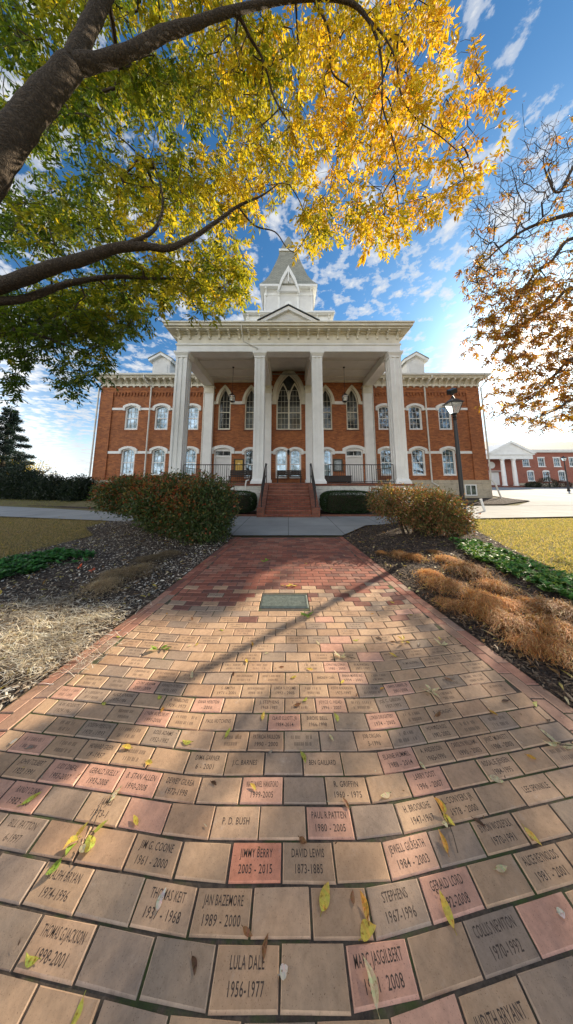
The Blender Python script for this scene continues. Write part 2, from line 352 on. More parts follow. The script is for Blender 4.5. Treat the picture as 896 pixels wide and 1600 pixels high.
# ---------------------------------------------------------------- the ground
def sheet(name, poly, z, mat_, step=None):
    """flat polygon (list of xy) on the terrain"""
    tri = tessellate_polygon([[Vector((x, y, 0)) for x, y in poly]]); mb = MB()
    mb.add([(x, y, gh(x, y) + z) for x, y in poly], [tuple(t) for t in tri]); o = mb.build(name, mat_)
    for p in o.data.polygons:
        if p.normal.z < 0: p.flip()
    return tag(o, kind='structure')
xs = np.concatenate([[-900, -300, -120, -60], np.linspace(-40, 60, 81), [90, 200, 900]])
ys = np.concatenate([[-900, -200, -40], np.linspace(-10, 10, 21), np.linspace(10.5, 15, 19), np.linspace(16, 60, 23), [100, 300, 900]])
gx, gy = np.meshgrid(xs, ys, indexing='ij')
gz = np.vectorize(gh)(gx, gy); nx, ny = gx.shape
idx = np.arange(nx * ny).reshape(nx, ny)
F = np.stack([idx[:-1, :-1], idx[1:, :-1], idx[1:, 1:], idx[:-1, 1:]], -1).reshape(-1, 4)
tag(np_mesh('ground', np.stack([gx, gy, gz], -1).reshape(-1, 3), F, M['lawn']), kind='structure')
HW = [(-3, 2.05), (0.0, 2.03), (1.703, 1.869), (3.09, 1.69), (6.32, 1.43), (7, 1.4)]
def hw(y):
    for (a, b), (c, d) in zip(HW, HW[1:]):
        if y <= c: return b + (d - b) * (y - a) / (c - a)
    return HW[-1][1]
# planting beds either side, the mulch mounded a little
def bed(name, inner, outer, z, m_):
    """inner / outer: x as functions of y; a mounded strip"""
    Y = np.linspace(-2.0, 9.0, 90); U = np.linspace(0, 1, 28); V = []
    for y in Y:
        a, b = inner(y), outer(y)
        for u in U:
            x = a + (b - a) * u
            h = z + .07 * math.sin(PI * min(1, u * 1.0)) ** .5 + .018 * math.sin(5 * x + 3 * y) * math.sin(4 * y - 2 * x) * (0 < u < 1) if False else z + .06 * math.sin(PI * u) + .012 * math.sin(7 * x + 3 * y) * math.sin(6 * y - 2 * x) * math.sin(PI * u)
            V.append((x, y, h))
    n = len(U); i = np.arange(len(V)).reshape(len(Y), n)
    F = np.stack([i[:-1, :-1], i[:-1, 1:], i[1:, 1:], i[1:, :-1]], -1).reshape(-1, 4)
    return tag(np_mesh(name, V, F, m_, smooth=True), kind='structure')
def interp(tab, y):
    if y <= tab[0][0]: return tab[0][1]
    for (a, b), (c, d) in zip(tab, tab[1:]):
        if y <= c: return b + (d - b) * (y - a) / (c - a)
    return tab[-1][1]
LB = [(-2, 6), (3.5, 6.2), (4.6, 5.5), (6.5, 5.3), (7.5, 6.4), (9, 6.6)]
RB = [(-2, 4.4), (3.7, 4.35), (5.4, 4.9), (7.5, 5.75), (8.4, 6.6), (9, 6.8)]
bed('mulch_bed', lambda y: hw(y) + .01 if y < 6.4 else (hw(6.4) + (y - 6.4) * .75), lambda y: interp(RB, y), .008, M['mulch'])
bed('mulch_bed', lambda y: -(hw(y) + .01) if y < 6.4 else -(hw(6.4) + (y - 6.4) * .75), lambda y: -interp(LB, y), .008, M['mulch'])
sheet('concrete_walk', [(-1.45, 6.34), (1.43, 6.34), (2.5, 7.7), (7.5, 9.1), (13, 9.7), (40, 10.6), (40, 13.0), (12, 12.4), (8.6, 12.3), (7.4, 11.2), (4.6, 9.55), (-4.2, 9.55), (-11.8, 11.7), (-40, 18), (-40, 14.6), (-11.8, 9.6), (-2.4, 7.75)], .05, M['conc'])
sheet('plaza', [(12, 12.36), (40, 12.96), (60, 40), (18, 38), (15.6, 18), (14.0, 13.6)], .058, M['conc'])
sheet('plaza_lawn', [(14.5, 11.2), (40, 12.2), (40, 13.8), (19, 13.0), (15.5, 12.2)], .075, M['lawn'])
sheet('mulch_bed', [(-14, 12.6), (-5.9, 11.0), (-1.4, 9.68), (-1.4, 11.3), (-6, 11.3), (-6, 16), (-14, 16)], .01, M['mulch'])
sheet('mulch_bed', [(14.3, 13.9), (14.5, 15.9), (6, 16), (6, 11.3), (1.4, 11.3), (1.4, 9.68), (4.8, 9.68), (7.3, 11.35), (9.0, 12.6), (11.6, 12.7)], .062, M['mulch'])
# brick edging in front of the hedges
mb = MB()
for s_ in (-1, 1):
    mb.box(*sorted((s_ * 1.32, s_ * 4.4)), 9.56, 9.68, 0, .11)
tag(mb.build('brick_kerb', M['stepbrick']), kind='structure')

# ---------------------------------------------------------------- brick path: one structure, the pavers its surface
ROW0, ROWH, BW_ = .844, .1056, .205
def course(yc, x):            # the courses are laid in a shallow chevron that opens towards the building
    d0 = .9914 * yc - .196; ax = abs(x)
    k_ = .100 if x < 0 else .146; e_ = k_ * .40
    d = d0 if (ax < .40 * d0) else (d0 + k_ * ax) / (1 + e_)
    if d0 <= .05: d = d0 + .09 * ax
    return (d + .196) / .9914
TAN = [(.45, .292, .180), (.44, .280, .170), (.40, .258, .160), (.48, .312, .198), (.41, .255, .158), (.435, .288, .182)]
GREY = [(.31, .225, .160), (.33, .235, .168), (.29, .21, .155)]
SAL = [(.53, .285, .200), (.51, .28, .195), (.54, .305, .215)]
RED = [(.25, .085, .055), (.21, .080, .055), (.28, .10, .065), (.17, .075, .058), (.27, .13, .09), (.31, .12, .08)]
bricks = []; mb = MB()
def paver(P, col, z=.0, flat=False):      # P four corners (x,y) ccw; chamfered top
    c = Vector((sum(p[0] for p in P) / 4, sum(p[1] for p in P) / 4, 0)); g, b_ = random.uniform(.0030, .0050), random.uniform(.0025, .0045); zt = .016 + z + random.uniform(-.0014, .0014); P = [(p[0] + random.uniform(-.0012, .0012), p[1] + random.uniform(-.0012, .0012)) for p in P]
    A, B = [], []
    for p in P:
        v = Vector((p[0], p[1], 0)); dx = math.copysign(1, v.x - c.x); dy = math.copysign(1, v.y - c.y)
        A.append((v.x - dx * g, v.y - dy * g)); B.append((v.x - dx * (g + b_), v.y - dy * (g + b_)))
    if flat: zt = .016
    tl = 0 if flat else random.uniform(-.0012, .0012); tm = 0 if flat else random.uniform(-.0012, .0012)
    vs = [(x, y, -.01) for x, y in A] + [(x, y, zt - .005) for x, y in A] + [(x, y, zt + tl * math.copysign(1, x - c.x) + tm * math.copysign(1, y - c.y)) for x, y in B]
    fs = [(0, 1, 5, 4), (1, 2, 6, 5), (2, 3, 7, 6), (3, 0, 4, 7), (4, 5, 9, 8), (5, 6, 10, 9), (6, 7, 11, 10), (7, 4, 8, 11), (8, 9, 10, 11)]
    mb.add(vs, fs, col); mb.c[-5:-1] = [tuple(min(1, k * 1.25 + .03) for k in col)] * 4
plx0, plx1, ply0, ply1 = -.345, .245, 2.906, 3.232
todo = []
for k in range(-27, 53):
    y0, y1 = ROW0 + ROWH * k, ROW0 + ROWH * (k + 1)
    if y1 > 6.33: break
    off = -.025 if k % 2 == 0 else -.1275
    for j in range(-12, 13):
        x0, x1 = off + BW_ * j, off + BW_ * (j + 1)
        ym = course((y0 + y1) / 2, (x0 + x1) / 2); lim = hw(ym) - .205
        lim0, lim1 = max(x0, -lim), min(x1, lim)
        if lim1 - lim0 < .045: continue
        x0, x1 = lim0, lim1
        P = [(x0, course(y0, x0)), (x1, course(y0, x1)), (x1, course(y1, x1)), (x0, course(y1, x0))]
        if max(p[1] for p in P) > 6.33: P = [(x, min(y, 6.33)) for x, y in P]
        if min(P[2][1] - P[1][1], P[3][1] - P[0][1]) < .03: continue
        if x1 > plx0 - .01 and x0 < plx1 + .01 and P[2][1] > ply0 + .02 and P[0][1] < ply1 - .02:
            x0c, x1c = x0, x1
            if x0 < plx0 - .03: x1c = plx0
            elif x1 > plx1 + .03: x0c = plx1
            else: continue
            P = [(x0c, P[0][1]), (x1c, P[1][1]), (x1c, P[2][1]), (x0c, P[3][1])]
        r = random.random(); f = (ym - 2.9) / 1.0 + random.uniform(-.25, .25)
        if f > .5: col = random.choice(RED)
        elif f > 0: col = random.choice(RED + TAN + GREY)
        else: col = random.choice(SAL) if r < .04 else (random.choice(GREY) if r < .16 else random.choice(TAN))
        if x0 < -.9 and ym < 2.6 and random.random() < .15: col = random.choice(GREY)
        j_ = random.uniform(.92, 1.08); col = tuple(c * j_ for c in col)
        todo.append([P, col, ((x0 + x1) / 2, ym)])
# border: two lengthwise courses along each edge
for s_ in (-1, 1):
    for lane in (0, 1):
        y = -2.0 + lane * .1
        while y < 6.30:
            ye = min(y + .205, 6.33); a0, a1 = hw(y) - .1 * (lane + 1), hw(y) - .1 * lane; b0, b1 = hw(ye) - .1 * (lane + 1), hw(ye) - .1 * lane
            P = [(a0, y), (a1, y), (b1, ye), (b0, ye)]
            if s_ < 0: P = [(-a1, y), (-a0, y), (-b0, ye), (-b1, ye)]
            ym = (y + ye) / 2; c = random.choice(RED) if ym > 3.2 + random.uniform(-.5, .5) else random.choice([(.34, .20, .135), (.38, .215, .15), (.29, .19, .14), (.33, .16, .11), (.36, .18, .125)])
            todo.append([P, c, (9, 9)]); y = ye
# engravings: (photo x, photo y, lines, tone)
ENG = [(92,1500,'THOMAS G.JACKSON|1998-2001','t'),(93,1398,'RALPH BRYAN|1974-1996','t'),(262,1430,'THOMAS KEIT|1937 - 1968','t'),(350,1433,'JAN BAZEMORE|1989 - 2000','t'),(385,1535,'LULA DALE|1956-1977','t'),
(616,1412,'STEPHENS|1967-1996','g'),(697,1388,'GERALD LORD|1992-2008','s'),(588,1515,'MARC JASGILBERT|1981  2008','s'),(780,1465,'COLLIS NEWTON|1970-1992','g'),(775,1575,'JUDITH BRYANT','t'),
(38,1190,'JOHN TOLBERT|1922 1991','t'),(95,1210,'JUDY DNEAL|1993-2007','s'),(155,1220,'GERALD SKELLY|1993-2008','s'),(220,1228,'B. STAN ALLEN|1990-2008','s'),(282,1238,'DEWEY GILREA|1972-1998','t'),(325,1198,'DIMA GARNER|6 - 2001','t'),(380,1197,'J.C. BARNES','t'),
(408,1238,'NATHANIEL HANSFORD|1999-2005','s'),(367,1290,'P. D. BUSH','t'),(28,1247,'RANDY DUNN|1982 - 20','s'),(155,1266,'JAMES|1973-1','t'),(18,1305,'BILL PATTON|6-1997','g'),(247,1350,'JIM G. COONE|1961 - 2000','t'),(396,1352,'JIMMY BERRY|2005 - 2015','S'),
(411,1162,'PATRICIA PAULSON|1990 - 2000','t'),(255,1158,'ROSS ADAMS|1952-1982','g'),(502,1191,'BEN GAILLARD','t'),(608,1180,'ELAINE HUMMEL|1988 - 2014','s'),(668,1172,'A. ANDERSON|1965-1990','t'),(655,1212,'LARRY DOST|1996 - 2007','s'),
(540,1232,'R. GRIFFIN|1960 - 1975','t'),(643,1262,'H. BROOKSHE|1947-1967','t'),(715,1242,'L. CONYERS JR|1978 - 2000','t'),(512,1286,'PAUL R.PATTEN|1980 - 2005','s'),(480,1345,'DAVID LEWIS|1873-1885','t'),(627,1328,'JEWELL GILREATH|1984 - 2003','r'),
(773,1293,'BYRON WOOLFOLK|1970-1991','t'),(845,1222,'LEE SPRINKLE','t'),(777,1180,'ROSALIE JENSEN|1984-1995','t'),(860,1340,'ALICE REYNOLDS|1981 - 2001','t'),(573,1150,'JOB ORGAN|5-1996','t'),(675,1135,'HOWARD ROSS|1982-2002','t'),
(720,1156,'CAROLYN WILLIAMS|1990 - 2003','t'),(775,1143,'JANET MURKETT|1988 - 2003','t'),(492,1130,'BIRDIE BELL|1966-1998','t'),(438,1134,'CLAUD ELLIOTT, JR|1984-2014','s'),(530,1080,'KEITH ANDERSON|1975-1997','t'),(510,1103,'JOYCE C. HEAD|1996 - 2007','r'),
(418,1107,'J. STEPHENS|1968-1983','t'),(447,1082,'LINDA SLOCUMB|1992 - 2005','t'),(505,1060,'ANDREW CAIN','t'),(545,1060,'ANNA MARIE IRE|1994 - 2001','r'),(560,1042,'ROB WATERS|1971-1997','t'),(690,1105,'E. HIDRIGHT','t'),
(590,1122,'LOREN DAUGHTERY|1974 - 2005','s'),(603,1093,'JOE C. GIBSON|1957-1992','g'),(338,1135,'PAUL HUTCHENS','t'),(243,1127,'LYNDA WOODRUFF|1991-2006','s'),(283,1107,'A. WHELCHEL|1929 - 1973','t'),(97,1107,'A.W. ROBERTS|1929-1961','g'),
(150,1140,'JOSEPH PIERSON|1970 - 1993','g'),(160,1177,'HOWARD GREEN|19 -1957','t'),(225,1077,'CATHY GRAHAM|2000 - 2004','s'),(325,1107,'DANA HERSTON|- 2006','s'),(358,1083,'S. SMITH|1971 - 2001','t'),(188,1093,'ALICE JENKINS|1973-1986','g'),(270,1083,'KENNETH ROBSON|1970-1992','g'),(515,1040,'CHRISTINE CONLEY|1985 - 2003','s'),(625,1070,'LEWIS DANIEL JR|2001-2008','s'),(645,1045,'F. MCALPHIN','g')]
taken = {}
txt = []
for (px, py, s_, tone) in ENG:
    g = onground(px, py, .016)
    best = sorted(range(len(todo)), key=lambda q: (todo[q][2][0] - g.x) ** 2 + (2 * (todo[q][2][1] - g.y)) ** 2)
    for q in best[:4]:
        P = todo[q][0]
        if q not in taken and P[1][0] - P[0][0] > .15: taken[q] = 1; break
    else: continue
    col = {'t': random.choice(TAN), 'g': random.choice(GREY), 's': random.choice(SAL), 'r': (.49, .29, .20), 'S': (.64, .26, .155)}[tone]
    todo[q][1] = col; txt.append((q, s_, tone))
cand = [q for q in range(len(todo)) if q not in taken and 1.45 < todo[q][2][1] < 3.25 and todo[q][0][1][0] - todo[q][0][0][0] > .18 and todo[q][2][0] < 5]
random.shuffle(cand); cand = cand[:110]; flats = set(cand) | set(taken)
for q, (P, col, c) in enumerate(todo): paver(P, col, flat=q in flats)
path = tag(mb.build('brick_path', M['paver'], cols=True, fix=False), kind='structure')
bedm = MB(); Yb = [-2.0] + [i * .5 for i in range(-3, 13)] + [6.33]
bedm.add([v for y in Yb for v in ((-hw(y), y, .011), (hw(y), y, .011))], [(2 * i, 2 * i + 1, 2 * i + 3, 2 * i + 2) for i in range(len(Yb) - 1)])
tag(bedm.build('path_joint_sand', M['sand'], path, fix=False))
def text_mesh(s_, size, sx, weight=0.0):
    cu = bpy.data.curves.new('t', 'FONT'); cu.body = s_; cu.size = size; cu.align_x = 'CENTER'; cu.align_y = 'CENTER'; cu.offset = weight; cu.space_character = 1.08; cu.resolution_u = 2
    o = bpy.data.objects.new('t', cu); COL.objects.link(o); dg = bpy.context.evaluated_depsgraph_get(); me = bpy.data.meshes.new_from_object(o.evaluated_get(dg))
    bpy.data.objects.remove(o); bpy.data.curves.remove(cu)
    for v in me.vertices: v.co.x *= sx
    return me
for q, s_, tone in txt:
    P = todo[q][0]; cx = sum(p[0] for p in P) / 4; cy = sum(p[1] for p in P) / 4; lines = s_.split('|')
    ang = math.atan2(P[1][1] - P[0][1], P[1][0] - P[0][0]); vs = []; fs = []; w_ = P[1][0] - P[0][0]
    for li, ln in enumerate(lines):
        me = text_mesh(ln, .033, 1.0, .0002)
        w = max(v.co.x for v in me.vertices) - min(v.co.x for v in me.vertices); want = min(.155 * w_ / .205, len(ln) * .0118)
        k = want / w; off = (.018 if li == 0 else -.020) if len(lines) == 2 else 0.0
        b = len(vs)
        for v in me.vertices:
            x, y = v.co.x * k, v.co.y * .95 + off
            vs.append((x, y, 0))
        fs += [tuple(b + i for i in p.vertices) for p in me.polygons]; bpy.data.meshes.remove(me)
    sh = (P[3][0] - P[0][0]); me = bpy.data.meshes.new('engraving'); me.from_pydata(vs, [], fs)
    o = link_mesh('engraving', me, M['letter'], path); o.location = (cx, cy, .0163); o.rotation_euler = (0, 0, ang)
# worn engravings too small to read: short rows of letter-like strokes on the farther bricks
wm = MB()
for q in cand:
    P = todo[q][0]; cx = sum(p[0] for p in P) / 4; cy = sum(p[1] for p in P) / 4
    sl_ = (P[1][1] - P[0][1]) / (P[1][0] - P[0][0])
    for row, (n_, oy) in enumerate(((random.randint(8, 12), .016), (random.randint(7, 9), -.018))):
        w = .0125 * n_; x = -w / 2
        for i in range(n_):
            if random.random() < .12: x += .0125; continue
            for st in range(random.choice((1, 2, 2))):
                xa = x + st * .0055; y0_ = oy - .009; y1_ = oy + .009
                wm.add([(cx + xa, cy + y0_ + xa * sl_, .0163), (cx + xa + .0022, cy + y0_ + xa * sl_, .0163), (cx + xa + .0022, cy + y1_ + xa * sl_, .0163), (cx + xa, cy + y1_ + xa * sl_, .0163)], [(0, 1, 2, 3)])
            x += .0125
o = wm.build('worn_engraving', M['letter'], path, fix=False); tag(o, kind='stuff')
# plaque set in the path
pq = empty('plaque', ((plx0 + plx1) / 2, (ply0 + ply1) / 2, 0), 0, 'green bronze plaque set flush in the brick path with worn raised text', 'plaque')
mb = MB(); a, b = (plx1 - plx0) / 2 - .006, (ply1 - ply0) / 2 - .006
mb.frustum(0, 0, a, b, -.01, a, b, .014).frustum(0, 0, a - .002, b - .002, .014, a - .008, b - .008, .020)
mb.build('plate', M['plaq'], pq)
mb = MB(); mb.ring([(-a + .02, -b + .02), (a - .02, -b + .02), (a - .02, b - .02), (-a + .02, b - .02)], [(-a + .027, -b + .027), (a - .027, -b + .027), (a - .027, b - .027), (-a + .027, b - .027)], 0, 1)
mb.v = [(x, z, .0235 if y == 0 else .019) for x, y, z in mb.v]; mb.build('rim', M['plaq'], pq)
mb = MB()
for r_ in range(7):
    yy = b - .055 - r_ * .033; n_ = random.randint(16, 26) if r_ else 14; x = -.0085 * n_
    for i in range(n_):
        if random.random() > .15:
            mb.add([(x, yy, .0215), (x + .009, yy, .0215), (x + .009, yy + .013, .0215), (x, yy + .013, .0215)], [(0, 1, 2, 3)] if random.random() < .5 else [(0, 1, 3)])
        x += .017
mb.build('raised_text', M['pletter'], pq, fix=False)

# ---------------------------------------------------------------- the hall
hall = empty('brick_hall', (0, 15.9, 0), 0, 'orange brick hall with white columned portico, arched windows and pointed clock-less tower'.replace('pointed clock-less tower', 'a shingled tower'), 'building')
hall.location = (0, 0, 0)
YW, XL, XR = 15.9, -13.5, 13.72
def seg_arch(xc, w, z0, zt, rise, n=10):      # ccw from lower left along the bottom, up the right, over the arch
    pts = [(xc - w / 2, z0), (xc + w / 2, z0)]; zs = zt - rise; r = (w * w / 4 + rise * rise) / (2 * rise)
    a = math.asin(min(1, w / 2 / r))
    for i in range(n + 1):
        t_ = a - 2 * a * i / n; pts.append((xc + r * math.sin(t_), zt - r + r * math.cos(t_)))
    return pts
def gothic(xc, w, z0, zap, zs, n=8):
    h = zap - zs; hwid = w / 2; r = (hwid * hwid + h * h) / (2 * hwid); pts = [(xc - hwid, z0), (xc + hwid, z0)]
    a = math.asin(min(1, h / r))
    for i in range(n + 1): t_ = a * i / n; pts.append((xc + hwid - r + r * math.cos(t_), zs + r * math.sin(t_)))
    for i in range(1, n + 1): t_ = a * (n - i) / n; pts.append((xc - hwid + r - r * math.cos(t_), zs + r * math.sin(t_)))
    return pts
def wall(name, outer, holes, y, depth=.24, thick=.0, m_=None):
    loops = [outer] + holes; mb = MB()
    tri = tessellate_polygon([[Vector((x, z, 0)) for x, z in l] for l in loops])
    vs = [(x, y, z) for l in loops for x, z in l]; mb.add(vs, [tuple(t_) for t_ in tri])
    for l in holes:
        n = len(l); mb.add([(x, y, z) for x, z in l] + [(x, y + depth, z) for x, z in l], [(i, (i + 1) % n, n + (i + 1) % n, n + i) for i in range(n)])
    o = mb.build(name, m_ or M['brick'], hall, fix=False)
    for p in o.data.polygons[:len(tri)]:
        if p.normal.y > 0: p.flip()
    return o
wins = []   # (kind, xc, w, z0, ztop)
for s_ in (-1, 1):
    for xc in (6.87, 9.05, 11.18):
        wins.append(('seg', s_ * xc, .94, 1.80, 3.68)); wins.append(('seg', s_ * xc, .94, 5.02, 6.78))
    wins.append(('seg', s_ * 2.66, .80, 1.62, 3.62)); wins.append(('seg', s_ * .485, .80, 1.62, 3.62))
    wins.append(('door', s_ * 4.58, 1.22, 1.34, 3.72))
    wins.append(('goth', s_ * 4.57, .86, 5.02, 8.08)); wins.append(('goth', s_ * 2.68, .86, 5.02, 8.08))
wins.append(('big', 0.03, 1.78, 5.02, 9.25))
def outline(w_, grow=0.0, z0=None):
    k, xc, w, za, zt = w_; za = za - grow if z0 is None else z0
    if k in ('seg', 'door'): return seg_arch(xc, w + 2 * grow, za, zt + grow, .16 + grow * .35)
    if k == 'goth': return gothic(xc, w + 2 * grow, za, zt + grow * 1.25, 6.95)
    return gothic(xc, w + 2 * grow, za, zt + grow * 1.25, 7.45, 12)
panel = lambda k: [outline(w_) for w_ in wins if k(w_)]
# wings are recessed panels between corner piers, the centre stands at the same line
wall('wall', [(-12.6, 1.5), (-6.2, 1.5), (-6.2, 7.55), (-12.6, 7.55)], panel(lambda w_: w_[1] < -6), YW + .08)
wall('wall', [(6.2, 1.5), (12.8, 1.5), (12.8, 7.55), (6.2, 7.55)], panel(lambda w_: w_[1] > 6), YW + .08)
wall('wall', [(-5.9, 1.3), (5.9, 1.3), (5.9, 10.6), (-5.9, 10.6)], panel(lambda w_: abs(w_[1]) < 6), YW + .06)
mb = MB()   # piers, frieze, ends, back
for a, b in ((XL, -12.6), (-6.2, -5.9), (5.9, 6.2), (12.8, XR)): mb = MB(); mb.box(a, b, YW, YW + .30, 1.5, 7.952); mb.build('corner_pier', M['brick'], hall)
for a, b in ((-12.6, -6.2), (6.2, 12.8)):
    mb = MB(); mb.box(a, b, YW + .002, YW + .3, 7.75, 7.95)
    x = a + .08
    while x < b - .12:                                   # corbel table of little stepped brackets
        mb.box(x, x + .115, YW + .01, YW + .2, 7.56, 7.75); mb.box(x + .03, x + .085, YW + .03, YW + .2, 7.46, 7.56); x += .225
    mb.box(a, b, YW + .09, YW + .3, 7.50, 7.75); mb.build('corbel_table', M['brick'], hall)
for a, b in ((XL, -5.95), (5.95, XR)): mb = MB(); mb.box(a - .001, b + .001, YW - .03, YW + .3, 7.953, 8.06); mb.box(a, b, YW, YW + .3, 8.06, 8.45); mb.build('brick_frieze', M['brick'], hall)
mb = MB(); mb.box(XL + .002, XL + .3, YW + .3, 30, 1.5, 8.45); mb.box(XR - .3, XR - .002, YW + .3, 30, 1.5, 8.45); mb.box(XL, XR, 29.7, 30, 1.5, 8.45)
mb.build('rear_wall', M['brick'], hall)
# dark rooms behind the glass
mb = MB(); mb.box(XL + .35, XR - .35, YW + .5, YW + .55, 1.3, 8.4); mb.build('inner_wall', M['cream'], hall)
mb = MB(); mb.box(XL - .07, -5.9, YW - .08, YW + .4, -.1, 1.5).box(XL - .071, XL + .3, YW + .4, 30.05, -.1, 1.5); mb.build('stone_foundation', M['stone'], hall)
mb = MB(); mb.box(5.9, XR + .07, YW - .08, YW + .4, -.1, 1.5).box(XR - .3, XR + .071, YW + .4, 30.05, -.1, 1.5); mb.build('stone_foundation', M['stone'], hall)
# basement window in the foundation
f = MB(); f.ring([(11.95, .45), (12.75, .45), (12.75, 1.2), (11.95, 1.2)], [(12.02, .52), (12.68, .52), (12.68, 1.13), (12.02, 1.13)], YW - .12, YW - .06).box(12.32, 12.38, YW - .12, YW - .09, .52, 1.13)
fo = f.build('basement_window', M['white'], hall); g_ = MB(); g_.box(12.02, 12.68, YW - .10, YW - .09, .52, 1.13); g_.build('pane', M['glass'], fo)
# string courses (broken by windows' hoods) as trim
def spans(a, b, cuts):
    out = []; x = a
    for c, w in sorted(cuts):
        if c - w / 2 > x: out.append((x, c - w / 2))
        x = max(x, c + w / 2)
    if x < b: out.append((x, b))
    return out
def string(z0, z1, regions, y):
    for a, b, cuts in regions:
        for u, v in spans(a, b, cuts): mb = MB(); mb.box(u, v, y - .055, y + .02, z0, z1); mb.build('string_course', M['white'], hall)
cW = [6.87, 9.05, 11.18]
string(3.32, 3.50, [(-12.6, -6.2, [(-c, 1.20) for c in cW]), (6.2, 12.8, [(c, 1.20) for c in cW])], YW + .08)
string(6.46, 6.62, [(-12.6, -6.2, [(-c, 1.20) for c in cW]), (6.2, 12.8, [(c, 1.20) for c in cW])], YW + .08)
string(3.32, 3.50, [(-5.9, 5.9, [(s_ * 2.66, 1.06) for s_ in (-1, 1)] + [(s_ * 4.58, 1.5) for s_ in (-1, 1)] + [(0, 2.0)])], YW + .06)
string(6.88, 7.10, [(-5.9, 5.9, [(s_ * 2.68, 1.2) for s_ in (-1, 1)] + [(s_ * 4.57, 1.2) for s_ in (-1, 1)] + [(0, 2.3)])], YW + .06)
def loopgrow(w_, g): return outline(w_, g)
for w_ in wins:
    k, xc, w, z0, zt = w_; yf = YW + (.08 if abs(xc) > 6 else .06)
    fr = MB(); A = outline(w_, .0); fw = .075 if k != 'big' else .09
    B = outline((k, xc, w - 2 * fw, z0 + fw, zt - fw * (1.0 if k in ('seg', 'door') else 1.5)))
    if k == 'door':
        fr.ring(A, outline((k, xc, w - .18, z0 + .0, zt - .09)), yf + .03, yf + .14)
        fr.box(xc - w / 2 + .085, xc + w / 2 - .085, yf + .035, yf + .14, 3.06, 3.20)
        fr.box(xc - w / 2 + .085, xc + w / 2 - .085, yf + .036, yf + .14, 3.50, 3.60)
    else: fr.ring(A, B, yf + .03, yf + .16)
    nm = {'seg': 'window', 'goth': 'pointed_window', 'big': 'pointed_window', 'door': 'door_frame'}[k]
    wo_ = fr.build(nm, M['white'] if k in ('seg', 'door') else M['cream'], hall)
    # hood: open band over the arch with short legs
    gr = .165 if k == 'seg' else .2 if k in ('door', 'goth') else .30
    legz = {'seg': zt - .36, 'door': zt - .40, 'goth': 6.88, 'big': 6.88}[k]
    a_ = outline(w_, .003)[2:]; b_ = outline(w_, gr)[2:]
    if k in ('seg', 'door'): a_ = [(a_[0][0], legz)] + a_ + [(a_[-1][0], legz)]; b_ = [(b_[0][0], legz)] + b_ + [(b_[-1][0], legz)]
    else: a_ = [(a_[0][0], legz)] + a_ + [(a_[-1][0], legz)]; b_ = [(b_[0][0], legz)] + b_ + [(b_[-1][0], legz)]
    h = MB(); h.ring(a_, b_, yf - .10, yf + .03, closed=False)
    h.build('hood', M['white'] if k in ('seg', 'door') else M['cream'], wo_)
    # glass
    gp = MB(); gl = outline((k, xc, w - 2 * fw + .02, z0 + fw - .01, zt - fw * (1.0 if k in ('seg', 'door') else 1.5) + .01))
    tri = tessellate_polygon([[Vector((x, z, 0)) for x, z in gl]])
    if k != 'door':
        gp.add([(x, yf + .125, z) for x, z in gl], [tuple(t_) for t_ in tri]); go = gp.build('pane', M['glass'] if k == 'seg' else M['dglass'], wo_, fix=False)
        s = MB(); mu = MB(); x0, x1 = xc - w / 2 + fw, xc + w / 2 - fw
        if k == 'seg':
            zm = z0 + (zt - z0) * .48
            s.box(x0, x1, yf + .07, yf + .12, zm - .03, zm + .03); s.box(x0, x1, yf + .06, yf + .12, z0 + fw, z0 + fw + .05)
            s.box(x0, x0 + .035, yf + .075, yf + .12, z0 + fw + .05, zt - .13); s.box(x1 - .035, x1, yf + .075, yf + .12, z0 + fw + .05, zt - .13)
            for i in (1, 2): xx = x0 + (x1 - x0) * i / 3; mu.box(xx - .009, xx + .009, yf + .10, yf + .122, z0 + fw + .05, zt - .09)
            for i in (1, 3): zz_ = z0 + (zt - z0) * (.26 if i == 1 else .74); mu.box(x0, x1, yf + .101, yf + .121, zz_ - .009, zz_ + .009)
        elif k == 'goth':
            s.box(x0, x1, yf + .06, yf + .12, 6.28, 6.34); s.box(x0, x1, yf + .06, yf + .12, z0 + fw, z0 + fw + .05)
            for i in (1, 2): xx = x0 + (x1 - x0) * i / 3; mu.box(xx - .007, xx + .007, yf + .10, yf + .122, z0 + fw, zt - .28)
            zz_ = 5.45
            while zz_ < 7.5: mu.box(x0 + (.1 if zz_ > 7.2 else 0), x1 - (.1 if zz_ > 7.2 else 0), yf + .101, yf + .121, zz_ - .007, zz_ + .007); zz_ += .42
        else:
            s.box(xc - .055, xc + .055, yf + .05, yf + .125, z0 + fw, 7.9); s.box(x0, x1, yf + .06, yf + .12, 6.25, 6.31)
            # tracery: two lancets inside the great arch
            for q in (-1, 1):
                L = gothic(xc + q * .42, .80, z0, 8.55, 7.30, 8)[2:]; L2 = gothic(xc + q * .42, .66, z0, 8.37, 7.30, 8)[2:]
                s.ring(L, L2, yf + .055, yf + .123, closed=False)
                for i in (1, 2): xx = xc + q * .42 + (i - 1.5) * .24; mu.box(xx - .007, xx + .007, yf + .10, yf + .122, z0 + fw, 8.0)
            zz_ = 5.45
            while zz_ < 8.1: mu.box(x0 + (.06 if zz_ > 7.6 else 0), x1 - (.06 if zz_ > 7.6 else 0), yf + .101, yf + .121, zz_ - .007, zz_ + .007); zz_ += .42
        s.build('sash', M['white'] if k == 'seg' else M['cream'], wo_); mu.build('muntin', M['white'] if k == 'seg' else M['bronze'] if False else M['cream'], wo_)
        si = MB(); si.box(xc - w / 2 - .06, xc + w / 2 + .06, yf - .05, yf + .1, z0 - .07, z0 - .002); si.build('sill', M['brick'] if k == 'seg' and abs(xc) > 6 else M['stepbrick'], wo_)
    else:
